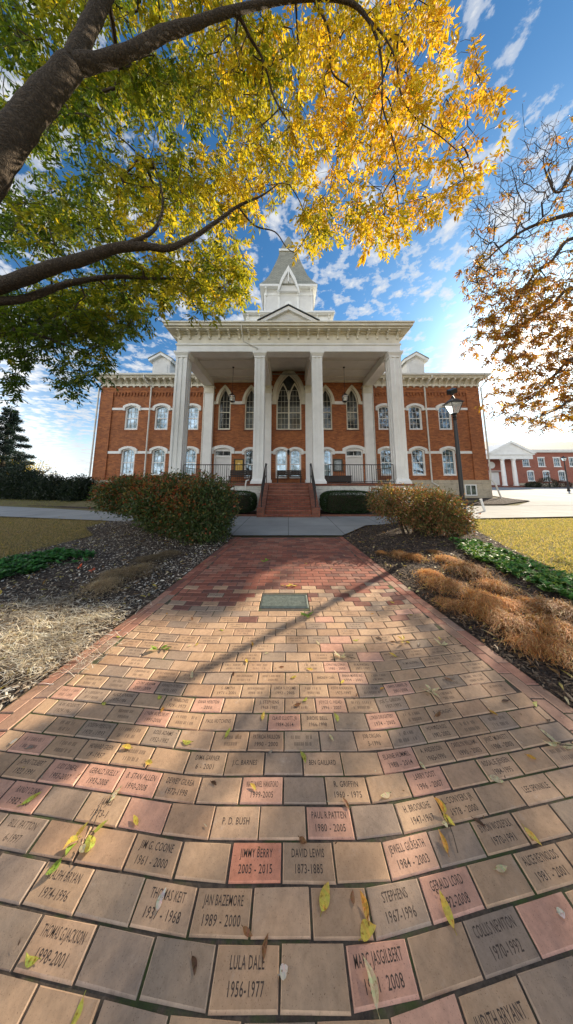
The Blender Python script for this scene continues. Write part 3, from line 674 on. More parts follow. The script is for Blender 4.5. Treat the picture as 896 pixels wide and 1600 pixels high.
        gp.box(xc - w / 2 + .09, xc + w / 2 - .09, yf + .12, yf + .13, 3.20, 3.50); gp.build('transom_pane', M['dglass'], wo_)
        mu = MB(); mu.box(xc - .012, xc + .012, yf + .10, yf + .125, 3.2, 3.5); mu.build('muntin', M['white'], wo_)
        tm = MB(); tm.add([(x, yf + .1, z) for x, z in outline((k, xc, w - .16, 3.60, zt - .085))], [tuple(t_) for t_ in tessellate_polygon([[Vector((x, z, 0)) for x, z in outline((k, xc, w - .16, 3.60, zt - .085))]])]); tm.build('tympanum', M['white'], wo_)
        d = MB(); xa, xb = xc - w / 2 + .092, xc + w / 2 - .092
        d.box(xa, xb, yf + .10, yf + .14, 1.34, 3.058)
        for px_ in (0, 1):
            for (za, zb) in ((1.5, 2.1), (2.2, 2.95)):
                mx_ = (xa + xb) / 2; u0 = (xa + .09, mx_ + .05)[px_]; u1 = (mx_ - .05, xb - .09)[px_]
                d.ring([(u0, za), (u1, za), (u1, zb), (u0, zb)], [(u0 + .03, za + .03), (u1 - .03, za + .03), (u1 - .03, zb - .03), (u0 + .03, zb - .03)], yf + .088, yf + .10)
        do = d.build('door', M['door'], hall); hd = MB(); hd.tube([(xb - .07, yf + .10, 2.25), (xb - .07, yf + .05, 2.25)], .02, 8).tube([(xb - .07, yf + .05, 2.25), (xb - .07, yf + .035, 2.25)], .032, 8)
        hd.build('door_knob', M['bronze'], do)
# wing cornices
def cornice_profile(mb, x0, x1, y, ends):
    mb.box(x0, x1, y - .12, y + .2, 8.20, 8.30); mb.box(x0 - ends[0] * .25, x1 + ends[1] * .35, y - .50, y + .3, 8.66, 8.76)
    mb.box(x0 - ends[0] * .3, x1 + ends[1] * .42, y - .58, y + .3, 8.76, 8.90); mb.box(x0, x1, y - .04, y + .2, 8.30, 8.66)
for a, b, e in ((XL, -6.15, (1, 0)), (6.15, XR, (0, 1))):
    mb = MB(); cornice_profile(mb, a, b, YW, e)
    if e[1]: mb.box(XR - .1, XR + .35, YW + .3, 30.3, 8.66, 8.76).box(XR - .1, XR + .42, YW + .3, 30.3, 8.76, 8.90).box(XR - .1, XR + .04, YW + .2, 30.1, 8.2, 8.66)
    if e[0]: mb.box(XL - .25, XL + .1, YW + .3, 30.3, 8.66, 8.76).box(XL - .3, XL + .1, YW + .3, 30.3, 8.76, 8.90).box(XL - .04, XL + .1, YW + .2, 30.1, 8.2, 8.66)
    mb.build('cornice', M['cream'], hall)
    gt = MB(); gt.box(a - e[0] * .34, b + e[1] * .46, YW - .66, YW - .585, 8.80, 8.93); gt.build('gutter', M['pipe'], hall)
def bracket_loop(L, H):      # side profile (y forward negative, z)
    p = [(0, 0), (-.06, 0), (-.09, H * .12), (-.07, H * .28), (-.10, H * .42), (-.20 * L / .4, H * .60), (-L * .8, H * .74), (-L, H * .80), (-L, H), (0, H)]
    return p
def brackets(xs_, y, z0, H, L, w, m_):
    proto = None
    for x in xs_:
        if proto is None:
            mb = MB(); mb.prismx([(yy, zz_) for yy, zz_ in bracket_loop(L, H)], -w / 2, w / 2); proto = mb.build('bracket', m_, hall); o = proto
        else: o = proto.copy(); COL.objects.link(o); o.parent = hall
        o.location = (x, y, z0)
    return proto
brackets([XL + .12 + i * .457 for i in range(17)], YW - .042, 8.10, .558, .42, .12, M['cream'])
brackets([XR - .12 - i * .457 for i in range(17)], YW - .042, 8.10, .558, .42, .12, M['cream'])
# main roof, low hip
mb = MB(); e0, e1, yb, yt = XL - .35, XR + .45, YW - .60, 30.4
mb.add([(e0, yb, 8.9), (e1, yb, 8.9), (e1, yt, 8.9), (e0, yt, 8.9), (-5, 23, 11.5), (5, 23, 11.5)], [(0, 1, 5, 4), (1, 2, 5), (2, 3, 4, 5), (3, 0, 4)])
mb.build('roof', M['shingle'], hall, fix=False)
# portico
YC, CX_ = 11.8, [(-5.68, .30), (-1.53, .265), (1.53, .265), (5.68, .30)]
mb = MB(); mb.box(-6.05, 6.05, 11.3, YW - .1, 0, 1.22); mb.build('platform', M['block'], hall)
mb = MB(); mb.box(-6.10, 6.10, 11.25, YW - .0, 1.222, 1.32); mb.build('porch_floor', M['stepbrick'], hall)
for x, h_ in CX_:
    c = MB(); h2 = h_ - .035
    c.box(x - h2, x + h2, YC - h2, YC + h2, 1.56, 7.98)
    for q in (-1, 1):                                        # raised corner strips leave sunk panels on each face
        for (u0, u1) in ((-h_, -h_ + .11), (-.055, .055), (h_ - .11, h_)):
            ya, yb_ = (YC - h_, YC - h2) if q < 0 else (YC + h2, YC + h_)
            c.box(x + u0, x + u1, ya, yb_, 1.56, 7.98)
            xa, xb = (x - h_, x - h2) if q < 0 else (x + h2, x + h_)
            if abs(u0) < .2 or True: c.box(xa + (.001 if abs(u0) > .2 else 0), xb - .001 * (abs(u0) > .2), YC + u0 + .001, YC + u1 - .001, 1.561, 7.979)
    co = c.build('column', M['white'], hall)
    b = MB(); b.box(x - h_ - .09, x + h_ + .09, YC - h_ - .09, YC + h_ + .09, 1.32, 1.44).frustum(x, YC, h_ + .07, h_ + .07, 1.44, h_ + .02, h_ + .02, 1.56); b.build('base', M['white'], co)
    b = MB(); b.box(x - h_ - .02, x + h_ + .02, YC - h_ - .02, YC + h_ + .02, 7.98, 8.06).frustum(x, YC, h_ + .01, h_ + .01, 8.06, h_ + .09, h_ + .09, 8.20).box(x - h_ - .10, x + h_ + .10, YC - h_ - .10, YC + h_ + .10, 8.20, 8.30); b.build('capital', M['white'], co)
for x in (-5.62, -1.5, 1.5, 5.62):
    mb = MB(); mb.box(x - .30, x + .30, YW - .22, YW + .05, 1.32, 7.62); po = mb.build('pilaster', M['white'], hall)
    b = MB(); b.box(x - .34, x + .34, YW - .26, YW + .05, 7.62, 7.72).box(x - .31, x + .31, YW - .23, YW + .05, 7.72, 8.05).box(x - .37, x + .37, YW - .29, YW + .05, 8.05, 8.15); b.build('capital', M['cream'], po)
    b = MB(); b.box(x - .36, x + .36, YW - .28, YW + .05, 1.321, 1.52); b.build('base', M['white'], po)
XO, YO = 5.98, 11.50      # outer face of entablature
mb = MB()
mb.box(-XO, XO, YO, YO + .60, 8.302, 8.66)                    # architrave front
for s_ in (-1, 1):
    mb.box(*sorted((s_ * XO, s_ * (XO - .60))), YO + .60, YW - .0, 8.152, 8.66)
    mb.box(*sorted((s_ * 1.82, s_ * 1.22)), YO + .60, YW - .0, 8.152, 10.2 if False else 8.66)
mb.box(-XO - .05, XO + .05, YO - .05, YO + .6, 8.66, 8.74)
for s_ in (-1, 1): mb.box(*sorted((s_ * (XO + .05), s_ * (XO - .5))), YO + .6, YW, 8.66, 8.74)
mb.build('architrave', M['white'], hall)
mb = MB()
mb.box(-XO + .01, XO - .01, YO + .01, YO + .5, 8.74, 9.38)
for s_ in (-1, 1): mb.box(*sorted((s_ * (XO - .01), s_ * (XO - .5))), YO + .5, YW, 8.74, 9.38)
mb.build('frieze', M['cream'], hall)
mb = MB()
for o_, z0, z1 in ((.10, 9.30, 9.38), (.40, 9.381, 9.47), (.50, 9.47, 9.60), (.56, 9.60, 9.68)):
    if z0 < 9.35: mb.box(-XO - o_, XO + o_, YO - o_, YO + .005, z0, z1); [mb.box(*sorted((s_ * (XO + o_), s_ * (XO - .005))), YO + .005, YW, z0, z1) for s_ in (-1, 1)]
    else: mb.box(-XO - o_, XO + o_, YO - o_, YW + .3, z0, z1)
mb.build('cornice', M['cream'], hall)
# the small pediment over the middle of the portico
px0, px1, pz = -1.40, 1.40, 10.48
mb = MB(); mb.prism([(px0, 9.681), (px1, 9.681), (0, pz)], 11.12, 15.5); pe = mb.build('pediment', M['siding'], hall)
mb = MB(); mb.ring([(px0 + .22, 9.70), (0, pz - .13), (px1 - .22, 9.70)], [(px0 - .12, 9.70), (0, pz + .06), (px1 + .12, 9.70)], 10.96, 11.16, closed=False); mb.build('bargeboard', M['white'], pe)
mb = MB(); mb.add([(px0 - .22, 10.90, 9.67), (0, 10.90, pz + .08), (px1 + .22, 10.90, 9.67), (px0 - .22, 17, 9.67), (0, 17, pz + .08), (px1 + .22, 17, 9.67), (px0 - .22, 10.90, 9.71), (0, 10.90, pz + .13), (px1 + .22, 10.90, 9.71), (px0 - .22, 17, 9.71), (0, 17, pz + .13), (px1 + .22, 17, 9.71)],
    [(0, 1, 4, 3), (1, 2, 5, 4), (6, 9, 10, 7), (7, 10, 11, 8), (0, 6, 7, 1), (1, 7, 8, 2), (0, 3, 9, 6), (2, 8, 11, 5), (3, 4, 10, 9), (4, 5, 11, 10)]); mb.build('gable_roof', M['darkroof'], pe, fix=True)
mb = MB(); mb.add([(-6.5, 10.98, 9.683), (6.5, 10.98, 9.683), (6.5, 16.6, 9.95), (-6.5, 16.6, 9.95)], [(0, 1, 2, 3)]); mb.build('porch_roof', M['shingle'], hall, fix=False)
brackets([(-5.83 + i * 11.66 / 22) for i in range(23)], YO + .008, 9.0, .38, .36, .10, M['cream'])
# side brackets (turned) of the portico
proto = None
for s_ in (-1, 1):
    for i in range(8):
        mb = MB(); mb.prismx(bracket_loop(.36, .38), -.05, .05); o = mb.build('bracket', M['cream'], hall); o.location = (s_ * (XO - .008), 11.75 + i * .53, 9.0); o.rotation_euler = (0, 0, s_ * PI / 2)
# ceilings: flat over the side bays, raised over the middle bay
for s_ in (-1, 1):
    a, b = sorted((s_ * 5.38, s_ * 1.82)); mb = MB(); mb.box(a, b, YO + .6, YW + .05, 8.60, 8.66); mb.build('ceiling', M['ceil'], hall)
mb = MB()
for s_ in (-1, 1):
    a, b = sorted((s_ * 5.38, s_ * 1.82))
    for yy in (12.9, 14.0, 15.1): mb.box(a, b, yy, yy + .07, 8.575, 8.60)
    mb.box(a, b, YO + .6, YO + .72, 8.55, 8.60).box(a, b, YW - .1, YW + .055, 8.52, 8.60)
mb.build('ceiling_batten', M['cream'], hall)
mb = MB(); mb.box(-1.22, -1.18, YO + .6, YW + .05, 8.66, 9.25).box(1.18, 1.22, YO + .6, YW + .05, 8.66, 9.25)
mb.prism([(-1.2, 9.2), (-1.2, 9.26), (0, 9.375), (1.2, 9.26), (1.2, 9.2), (0, 9.36)], YO + .6, YW - .3)
mb.build('vault', M['soffit'], hall)
# open the middle: nothing hides the great window's head above 9.2
# downspouts
def spout(pts, r=.05):
    mb = MB(); mb.tube(pts, r, 8); mb.build('downspout', M['pipe'], hall)
yw = YW - .02
for x in (-10.12, 10.05): spout([(x, YW - .60, 8.85), (x, YW - .60, 8.62), (x + .28 * (1 if x < 0 else -1), YW - .09, 8.12), (x + .28 * (1 if x < 0 else -1), YW - .09, .9 if x < 0 else 1.35), (x + (.28 if x < 0 else .1), YW - .16, .75 if x < 0 else 1.1)])
for x in (-6.02, 6.02): spout([(x, YW - .09, 8.6), (x, YW - .09, .9)], .045)
spout([(XR + .25, YW - .55, 8.8), (XR + .25, YW - .50, 8.5), (XR + .09, YW - .09, 8.1), (XR + .09, YW - .09, 1.55), (XR + .22, YW - .25, 1.2), (XR + .42, YW - .3, .35)])
spout([(XL - .2, YW - .55, 8.8), (XL - .2, YW - .50, 8.5), (XL - .08, YW - .09, 8.1), (XL - .08, YW - .09, .4)])
spout([(-2.45, YO - .50, 9.6), (-2.45, YO - .42, 9.3), (-2.4, YO - .07, 8.85), (-1.62, YO - .07, 8.45), (-1.95, YC, 8.2)], .035)
mb = MB(); mb.tube([(-1.95, 11.35, 1.50), (-2.02, 11.15, 1.47), (-2.05, 11.12, 1.3), (-2.05, 11.16, .3)], .035, 8); mb.build('drain_pipe', M['pipe'], hall)
# dormers
for s_ in (-1, 1):
    x, zb = s_ * 9.93, 9.35
    mb = MB(); mb.prism([(x - .68, zb), (x + .68, zb), (x + .68, 10.75), (x, 11.15), (x - .68, 10.75)], 17.0, 20.5); do = mb.build('dormer', M['board'], hall)
    mb = MB()
    mb.ring([(x - .88, 10.62), (x, 11.15), (x + .88, 10.62)], [(x - .92, 10.80), (x, 11.36), (x + .92, 10.80)], 16.75, 20.6, closed=False); mb.build('gable_roof', M['white'], do)
    mb = MB(); mb.ring([(x - .94, 10.805), (x, 11.365), (x + .94, 10.805)], [(x - .97, 10.84), (x, 11.41), (x + .97, 10.84)], 16.70, 20.7, closed=False); mb.build('shingles', M['shingle'], do)
    mb = MB(); mb.prism([(x - .50, 9.5), (x + .50, 9.5), (x + .50, 10.45), (x, 10.80), (x - .50, 10.45)], 16.96, 16.999); mb.build('louvre', M['siding'], do)
# tower
YT = 18.0
mb = MB(); mb.box(-3.45, 3.45, 17.0, 24.0, 11.0, 14.25).box(-3.60, 3.60, 16.85, 24.15, 14.66, 14.74).box(-3.70, 3.70, 16.75, 24.25, 14.74, 14.9).box(-3.40, 3.40, 17.05, 23.9, 14.25, 14.66)
tb = mb.build('tower_base', M['white'], hall)
for i in range(8):
    b = MB(); b.prismx(bracket_loop(.2, .3), -.06, .06); o = b.build('bracket', M['white'], tb); o.location = (-3.25 + i * 6.5 / 7, 17.05, 14.36)
mb = MB(); mb.box(-2.1, 2.1, YT, YT + 4.2, 14.9, 17.75); tw = mb.build('tower', M['siding'], hall)
mb = MB()
for x in (-2.05, -.82, .82, 2.05): mb.box(x - .09, x + .09, YT - .05, YT + .0, 14.9, 17.35)
for s_ in (-1, 1): mb.box(*sorted((s_ * 2.1, s_ * 2.15)), YT - .05, YT + .15, 14.9, 17.35)
mb.box(-2.12, 2.12, YT - .03, YT, 17.35, 17.5).box(-2.12, 2.12, YT - .06, YT + 4.26, 17.752, 17.85); mb.build('corner_board', M['white'], tw)
for x in (-1.93, -.82, .82, 1.93):
    b = MB(); b.prismx(bracket_loop(.34, .62), -.07, .07); o = b.build('bracket', M['white'], tw); o.location = (x, YT - .052, 17.23)
mb = MB()
for (a, b_) in ((-2.45, -.80), (.80, 2.45)): mb.box(a, b_, YT - .42, YT + .0, 17.86, 18.05)
mb.box(-2.45, -2.12, YT, YT + 4.6, 17.86, 18.05).box(2.12, 2.45, YT, YT + 4.6, 17.86, 18.05).box(-2.12, 2.12, YT + 4.2, YT + 4.6, 17.86, 18.05)
mb.build('tower_cornice', M['white'], tw)
mb = MB(); prof = [(2.50, 18.05), (2.10, 18.75), (1.72, 19.65), (1.35, 20.9), (1.02, 22.1), (.80, 23.1)]; cy = YT + 2.1
for (a, z0), (b_, z1) in zip(prof, prof[1:]): mb.frustum(0, cy, a, a, z0, b_, b_, z1)
mb.build('tower_roof', M['shingle'], tw)
mb = MB(); mb.box(-.90, .90, cy - .9, cy + .9, 23.1, 23.32).box(-.72, .72, cy - .72, cy + .72, 23.32, 23.5); mb.build('lantern_curb', M['white'], tw)
mb = MB(); mb.frustum(0, cy, .74, .74, 23.5, .08, .08, 25.6); mb.build('spire', M['shingle'], tw)
mb = MB(); mb.ring([(-.80, 17.45), (-.45, 18.35), (0, 19.25), (.45, 18.35), (.80, 17.45)], [(-.98, 17.2), (-.62, 18.5), (0, 19.75), (.62, 18.5), (.98, 17.2)], YT - .52, YT - .30, closed=False)
mb.box(-.05, .05, YT - .55, YT - .3, 18.2, 19.6); gb = mb.build('gablet', M['white'], tw)
mb = MB(); mb.prism([(-.78, 17.5), (.78, 17.5), (.45, 18.35), (0, 19.3), (-.45, 18.35)], YT - .28, YT + 1.6); mb.build('gablet_face', M['siding'], gb)
mb = MB(); L = seg_arch(0, .66, 15.5, 16.75, .33); mb.prism(L, YT - .06, YT - .005); wi = mb.build('blind_window', M['white'], tw)
mb = MB()
for k_ in range(7): mb.box(-.24, .24, YT - .10, YT - .065, 15.55 + k_ * .13, 15.60 + k_ * .13)
mb.build('louvre', M['cream'], wi)
# stairs
mb = MB(); nst = 9; r_, tr_ = 1.32 / 9, .225
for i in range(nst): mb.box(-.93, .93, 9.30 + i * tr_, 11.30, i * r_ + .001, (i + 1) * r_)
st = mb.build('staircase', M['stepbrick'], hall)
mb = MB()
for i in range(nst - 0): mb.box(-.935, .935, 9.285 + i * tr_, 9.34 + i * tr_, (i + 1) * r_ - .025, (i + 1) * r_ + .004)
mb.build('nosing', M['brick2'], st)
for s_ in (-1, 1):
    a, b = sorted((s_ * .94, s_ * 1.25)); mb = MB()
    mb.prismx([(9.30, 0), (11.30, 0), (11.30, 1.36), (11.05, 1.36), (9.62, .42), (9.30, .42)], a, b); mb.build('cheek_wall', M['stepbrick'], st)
    mb = MB(); x = s_ * 1.09
    mb.tube([(x, 9.5, .42), (x, 9.5, 1.15)], .022, 8).tube([(x, 9.45, 1.18), (x, 11.1, 2.28), (x, 11.55, 2.28)], .03, 8).tube([(x, 11.5, 1.32), (x, 11.5, 2.28)], .022, 8).tube([(x, 9.5, .62), (x, 11.1, 1.70)], .018, 8)
    for q in range(9): yy = 9.62 + q * .17; mb.tube([(x, yy, .62 + (yy - 9.5) * .675), (x, yy, 1.17 + (yy - 9.5) * .68)], .011, 6)
    mb.build('handrail', M['black'], hall)
    # porch railing, between the columns
    mb = MB(); xa, xb = s_ * 2.0, s_ * 5.25
    mb.tube([(xa, 11.55, 2.26), (xb, 11.55, 2.26)], .022, 6).tube([(xa, 11.55, 1.42), (xb, 11.55, 1.42)], .016, 6)
    for q in range(31): x = xa + (xb - xa) * q / 30; mb.tube([(x, 11.55, 1.32 if q % 10 == 0 else 1.42), (x, 11.55, 2.26)], .018 if q % 10 == 0 else .009, 6)
    mb.tube([(s_ * 5.9, 12.3, 2.2), (s_ * 5.9, 15.5, 2.2)], .02, 6); [mb.tube([(s_ * 5.9, 12.3 + q * .16, 1.32), (s_ * 5.9, 12.3 + q * .16, 2.2)], .009, 6) for q in range(21)]
    mb.build('railing', M['black'], hall)
# things on the porch
def lantern(x, y, label):
    t_ = empty('hanging_lantern', (x, y, 6.35), 0, label, 'lantern', 'lanterns hanging in the portico')
    mb = MB(); mb.tube([(0, 0, .55), (0, 0, 2.24)], .012, 6); mb.build('chain', M['black'], t_)
    mb = MB(); mb.lathe([(.06, 2.2), (.07, 2.25), (.02, 2.26)], n=10); mb.build('ceiling_rose', M['black'], t_)
    mb = MB(); mb.frustum(0, 0, .17, .17, .36, .05, .05, .50).lathe([(.05, .5), (.02, .55), (.015, .6)], n=8).frustum(0, 0, .06, .06, -.06, .13, .13, 0)
    for i, j in ((-1, -1), (1, -1), (1, 1), (-1, 1)): mb.tube([(i * .12, j * .12, 0), (i * .155, j * .155, .36)], .011, 5)
    mb.tube([(0, 0, -.06), (0, 0, -.14)], .018, 6); mb.build('cage', M['black'], t_)
    mb = MB(); mb.frustum(0, 0, .11, .11, .005, .145, .145, .355); mb.build('glass', M['lglass'], t_)
lantern(-3.5, 13.8, 'black iron lantern hanging in the portico bay over the gold notice board')
lantern(3.52, 13.8, 'black iron lantern hanging in the portico bay over the dark glass notice board')
def bench(x, w, label):
    t_ = empty('bench', (x, YW - .45, 1.32), 0, label, 'bench', 'dark benches on the portico')
    mb = MB(); mb.box(-w / 2, w / 2, -.24, .20, .40, .45); mb.build('seat', M['wood'], t_)
    mb = MB(); [mb.box(-w / 2, w / 2, .22 + k * .0, .25, .50 + k * .12, .60 + k * .12) for k in range(3)]; mb.build('backrest', M['wood'], t_)
    for q in (-1, 1):
        mb = MB(); xx = q * (w / 2 - .06); mb.box(xx - .03, xx + .03, -.22, -.16, 0, .40).box(xx - .03, xx + .03, .14, .22, 0, .40).box(xx - .03, xx + .03, .20, .219, .4, .84); mb.build('leg', M['wood'], t_)
bench(.05, 1.65, 'dark wooden bench under the paired windows at the head of the stairs')
bench(-3.2, 1.5, 'dark wooden bench under the gold framed notice board')
mb = MB()
def chest(x, w, label):
    t_ = empty('storage_bench', (x, YW - .50, 1.32), 0, label, 'storage bench'); mb = MB(); mb.box(-w / 2, w / 2, -.25, .25, .04, .42); mb.build('box', M['wood'], t_)
    mb = MB(); mb.box(-w / 2 - .03, w / 2 + .03, -.28, .27, .42, .47); mb.build('lid', M['wood'], t_); mb = MB(); [mb.box(q * (w / 2 - .08) - .04, q * (w / 2 - .08) + .04, -.2, .2, 0, .04) for q in (-1, 1)]; mb.build('foot', M['wood'], t_)
chest(3.25, 1.75, 'long low black storage bench under the dark glass notice board')
def board(x, z, w, h, mf, mg, label):
    t_ = empty('notice_board', (x, YW - .0, z), 0, label, 'notice board'); mb = MB()
    mb.ring([(-w / 2, -h / 2), (w / 2, -h / 2), (w / 2, h / 2), (-w / 2, h / 2)], [(-w / 2 + .07, -h / 2 + .07), (w / 2 - .07, -h / 2 + .07), (w / 2 - .07, h / 2 - .07), (-w / 2 + .07, h / 2 - .07)], -.04, .05); mb.build('frame', mf, t_)
    mb = MB(); mb.box(-w / 2 + .07, w / 2 - .07, .0, .05, -h / 2 + .07, h / 2 - .07); mb.build('panel', mg, t_); return t_
tb_ = board(-3.42, 2.52, .66, .86, M['bronze'], M['gold'], 'gold notice board in a dark frame on the brick wall beside a white door')
mb = MB(); mb.lathe([(.0, 0), (.09, 0), (.09, .012), (.0, .012)], n=16); mb.v = [(x, -z, y + .08) for x, y, z in mb.v]; mb.build('seal', paint('brass_seal', (.75, .6, .3), .3, .1, 5, metal=.6), tb_)
board(3.42, 2.52, .66, .86, M['bronze'], M['dglass'], 'dark glass fronted notice board on the brick wall above the storage bench')

# ---------------------------------------------------------------- foliage helpers
def unit(n):
    v = rng.normal(size=(n, 3)); return v / np.linalg.norm(v, axis=1, keepdims=True)
def leaves(C, L, Wd, A=None, Nn=None, fold=.0):
    """diamond leaves: base C, length L, width Wd, axis A, normal Nn"""
    n = len(C); A = unit(n) if A is None else A / np.linalg.norm(A, axis=1, keepdims=True)
    Nn = unit(n) if Nn is None else Nn
    B = np.cross(A, Nn); B /= np.maximum(1e-6, np.linalg.norm(B, axis=1, keepdims=True))
    L = np.broadcast_to(np.asarray(L, float).reshape(-1, 1), (n, 1)); Wd = np.broadcast_to(np.asarray(Wd, float).reshape(-1, 1), (n, 1))
    U = np.cross(B, A)
    V = np.stack([C, C + A * L * .42 + B * Wd / 2 + U * L * fold, C + A * L - U * L * fold, C + A * L * .42 - B * Wd / 2 + U * L * fold], 1).reshape(-1, 3)
    return V, np.arange(4 * n).reshape(n, 4)
def pick(cols, n, jit=.18, w=None):
    cols = np.array(cols); c = cols[rng.choice(len(cols), n, p=w)]; return np.clip(c * (1 + rng.uniform(-jit, jit, (n, 1))), 0, 1)
def wob(D, seed=0, f=3.0):      # cheap smooth noise on points
    r = np.random.default_rng(seed); o = 0
    for k in range(5):
        w = r.normal(size=3) * f * (1 + k * .6); o = o + np.sin(D @ w + r.uniform(0, 6.3)) / (1 + k * .5)
    return o / 3.3
def blob_points(n, c, rad, seed=0, shell=.55, rough=.18, zmin=None):
    D = unit(n); r = (shell + (1 - shell) * rng.random((n, 1)) ** .6) * (1 + rough * wob(D, seed, 3.2)[:, None] + rough * .5 * wob(D, seed + 9, 8)[:, None])
    P = np.array(c) + D * r * np.array(rad)
    if zmin is not None: k = P[:, 2] > zmin; return P[k], D[k]
    return P, D
def stems(base, tips, r0=.02, mid=.3):
    mb = MB()
    for t_ in tips:
        b = Vector(base) + Vector((random.uniform(-.12, .12), random.uniform(-.1, .1), 0)); t_ = Vector(t_); m1 = b.lerp(t_, .35) + Vector((random.uniform(-1, 1), random.uniform(-1, 1), .3)) * .08; m2 = b.lerp(t_, .7) + Vector((random.uniform(-1, 1), random.uniform(-1, 1), .3)) * .09
        mb.tube([b, m1, m2, t_], [r0, r0 * .75, r0 * .5, r0 * .2], 5)
        for q in range(3):
            s0 = m1.lerp(t_, random.uniform(.1, .8)); e = s0 + Vector((random.uniform(-1, 1), random.uniform(-1, 1), random.uniform(.1, .8))) * .3
            mb.tube([s0, s0.lerp(e, .5) + Vector((0, 0, .03)), e], [r0 * .4, r0 * .3, r0 * .1], 4)
    return mb

# ---------------------------------------------------------------- shrubs
def shrub(name, label, cat, lobes, n, leaf, cols, w=None, stems_at=(), group=None, zmin=.05, shell=.5, rough=.2, trans='shrubleaf', tipcols=None):
    cx = sum(l[0][0] for l in lobes) / len(lobes); cy = sum(l[0][1] for l in lobes) / len(lobes)
    root = empty(name, (cx, cy, gh(cx, cy)), 0, label, cat, group); off = np.array([cx, cy, gh(cx, cy)])
    vol = np.array([l[1][0] * l[1][1] + l[1][0] * l[1][2] + l[1][2] * l[1][1] for l in lobes]); vol = vol / vol.sum(); Ps = []; Ds = []
    for i, (c, r) in enumerate(lobes):
        # little sprays: clusters of leaves round twig ends
        m = int(n * vol[i] / 7); P, D = blob_points(m, c, r, seed=i * 13 + n % 97, shell=shell, rough=rough, zmin=zmin)
        P = np.repeat(P, 7, 0) + rng.normal(size=(len(P) * 7, 3)) * leaf * .9; Ps.append(P); Ds.append(np.repeat(D, 7, 0))
    P = np.concatenate(Ps); D = np.concatenate(Ds); k = P[:, 2] > .02; P = P[k]; D = D[k]; A = D * .8 + unit(len(P)) + np.array([0, 0, .25])
    V, F = leaves(P - off, leaf * rng.uniform(.7, 1.3, len(P)), leaf * .45, A)
    c_ = pick(cols, len(P), .25, w)
    if tipcols is not None:
        kk = (wob(P, 5, 2.4) + rng.normal(size=len(P)) * .5 + (P[:, 2] - 1.0) * .9) > .55; c_[kk] = pick(tipcols, kk.sum(), .2)
    np_mesh('foliage', V, F, M[trans], root, c_)
    if len(stems_at):
        mb = MB()
        for b in stems_at:
            ti = random.choice(lobes); tips = [Vector(P[random.randrange(len(P))]) for _ in range(9)]; tips = [t_ for t_ in tips if (t_ - Vector(b)).length < 2.2] or tips[:3]
            q = stems(b, tips, .024); base_ = len(mb.v); mb.v += q.v; mb.f += [tuple(base_ + i for i in f) for f in q.f]; mb.c += q.c; mb.m += q.m
        mb.v = [(x - off[0], y - off[1], z - off[2]) for x, y, z in mb.v]; mb.build('stem', M['twig'], root)
    return root
GRN = [(.050, .085, .025), (.065, .105, .030), (.040, .070, .022), (.085, .115, .030), (.10, .09, .035)]
shrub('shrub', 'big spreading green shrub tinged red and orange, left of the brick path', 'shrub',
      [((-2.35, 6.2, .80), (1.02, .95, .80)), ((-3.3, 6.7, .98), (1.1, 1.0, .68)), ((-4.5, 7.1, 1.08), (1.25, .95, .55)), ((-5.4, 7.4, .98), (.62, .6, .46)), ((-2.0, 5.75, .50), (.62, .6, .50)), ((-3.0, 6.1, .85), (1.2, .7, .62))], 62000, .074,
      GRN, None, [(-2.5, 6.3, 0), (-3.6, 6.8, 0), (-4.3, 7.1, 0), (-4.1, 6.9, 0)], tipcols=[(.26, .10, .03), (.20, .12, .03), (.34, .07, .03), (.22, .16, .04)])
shrub('shrub', 'loose orange and yellow green shrub in front of the street lamp', 'shrub',
      [((3.35, 6.45, .84), (1.0, .72, .52)), ((4.1, 6.4, .70), (.66, .62, .50)), ((2.68, 6.5, .92), (.52, .5, .42)), ((4.35, 6.25, .42), (.42, .5, .36)), ((3.7, 6.2, .5), (.8, .6, .35))], 24000, .062,
      [(.13, .13, .035), (.08, .10, .03), (.20, .13, .05), (.28, .11, .05)], None, [(3.4, 6.45, 0), (3.6, 6.35, 0), (3.2, 6.45, 0), (4.1, 6.45, 0)], shell=.35, rough=.28,
      tipcols=[(.42, .19, .09), (.45, .22, .12), (.34, .24, .06), (.38, .28, .07)])
def hedge(x0, x1, y, label, cat='hedge', h=(.1, 1.02), d=.48, n=20000, group='clipped box hedges beside the stairs'):
    root = empty('box_hedge', ((x0 + x1) / 2, y, 0), 0, label, cat, group); hw_ = (x1 - x0) / 2
    D = unit(n); p = 4.0; r = (np.abs(D / np.array([1, 1, 1])) ** p).sum(1) ** (-1 / p)
    r = r * (.9 + .1 * rng.random(n)) * (1 + .035 * wob(D, 3, 5)); P = D * r[:, None] * np.array([hw_, d, (h[1] - h[0]) / 2]) + np.array([0, 0, (h[0] + h[1]) / 2])
    V, F = leaves(P, .05, .03, D + .8 * unit(n)); np_mesh('foliage', V, F, M['shrubleaf'], root, pick([(.030, .062, .022), (.045, .08, .025), (.025, .05, .02)], n))
    mb = MB(); [mb.tube([(u * hw_, 0, 0), (u * hw_ + .05, .02, .5)], .02, 5) for u in (-.6, -.2, .2, .6)]; mb.build('stem', M['twig'], root)
    core = MB(); s_ = .62; core.frustum(0, 0, hw_ * .78, d * s_, h[0] + .10, hw_ * .74, d * .55, h[1] - .20); core.build('inner_growth', M['twig'], root); return root
hedge(1.42, 3.75, 10.35, 'rounded dark green box hedge between the stairs and the orange shrub')
hedge(-3.75, -1.42, 10.35, 'rounded dark green box hedge between the stairs and the big green shrub')
DK = [(.014, .026, .016), (.020, .035, .018), (.026, .042, .02)]
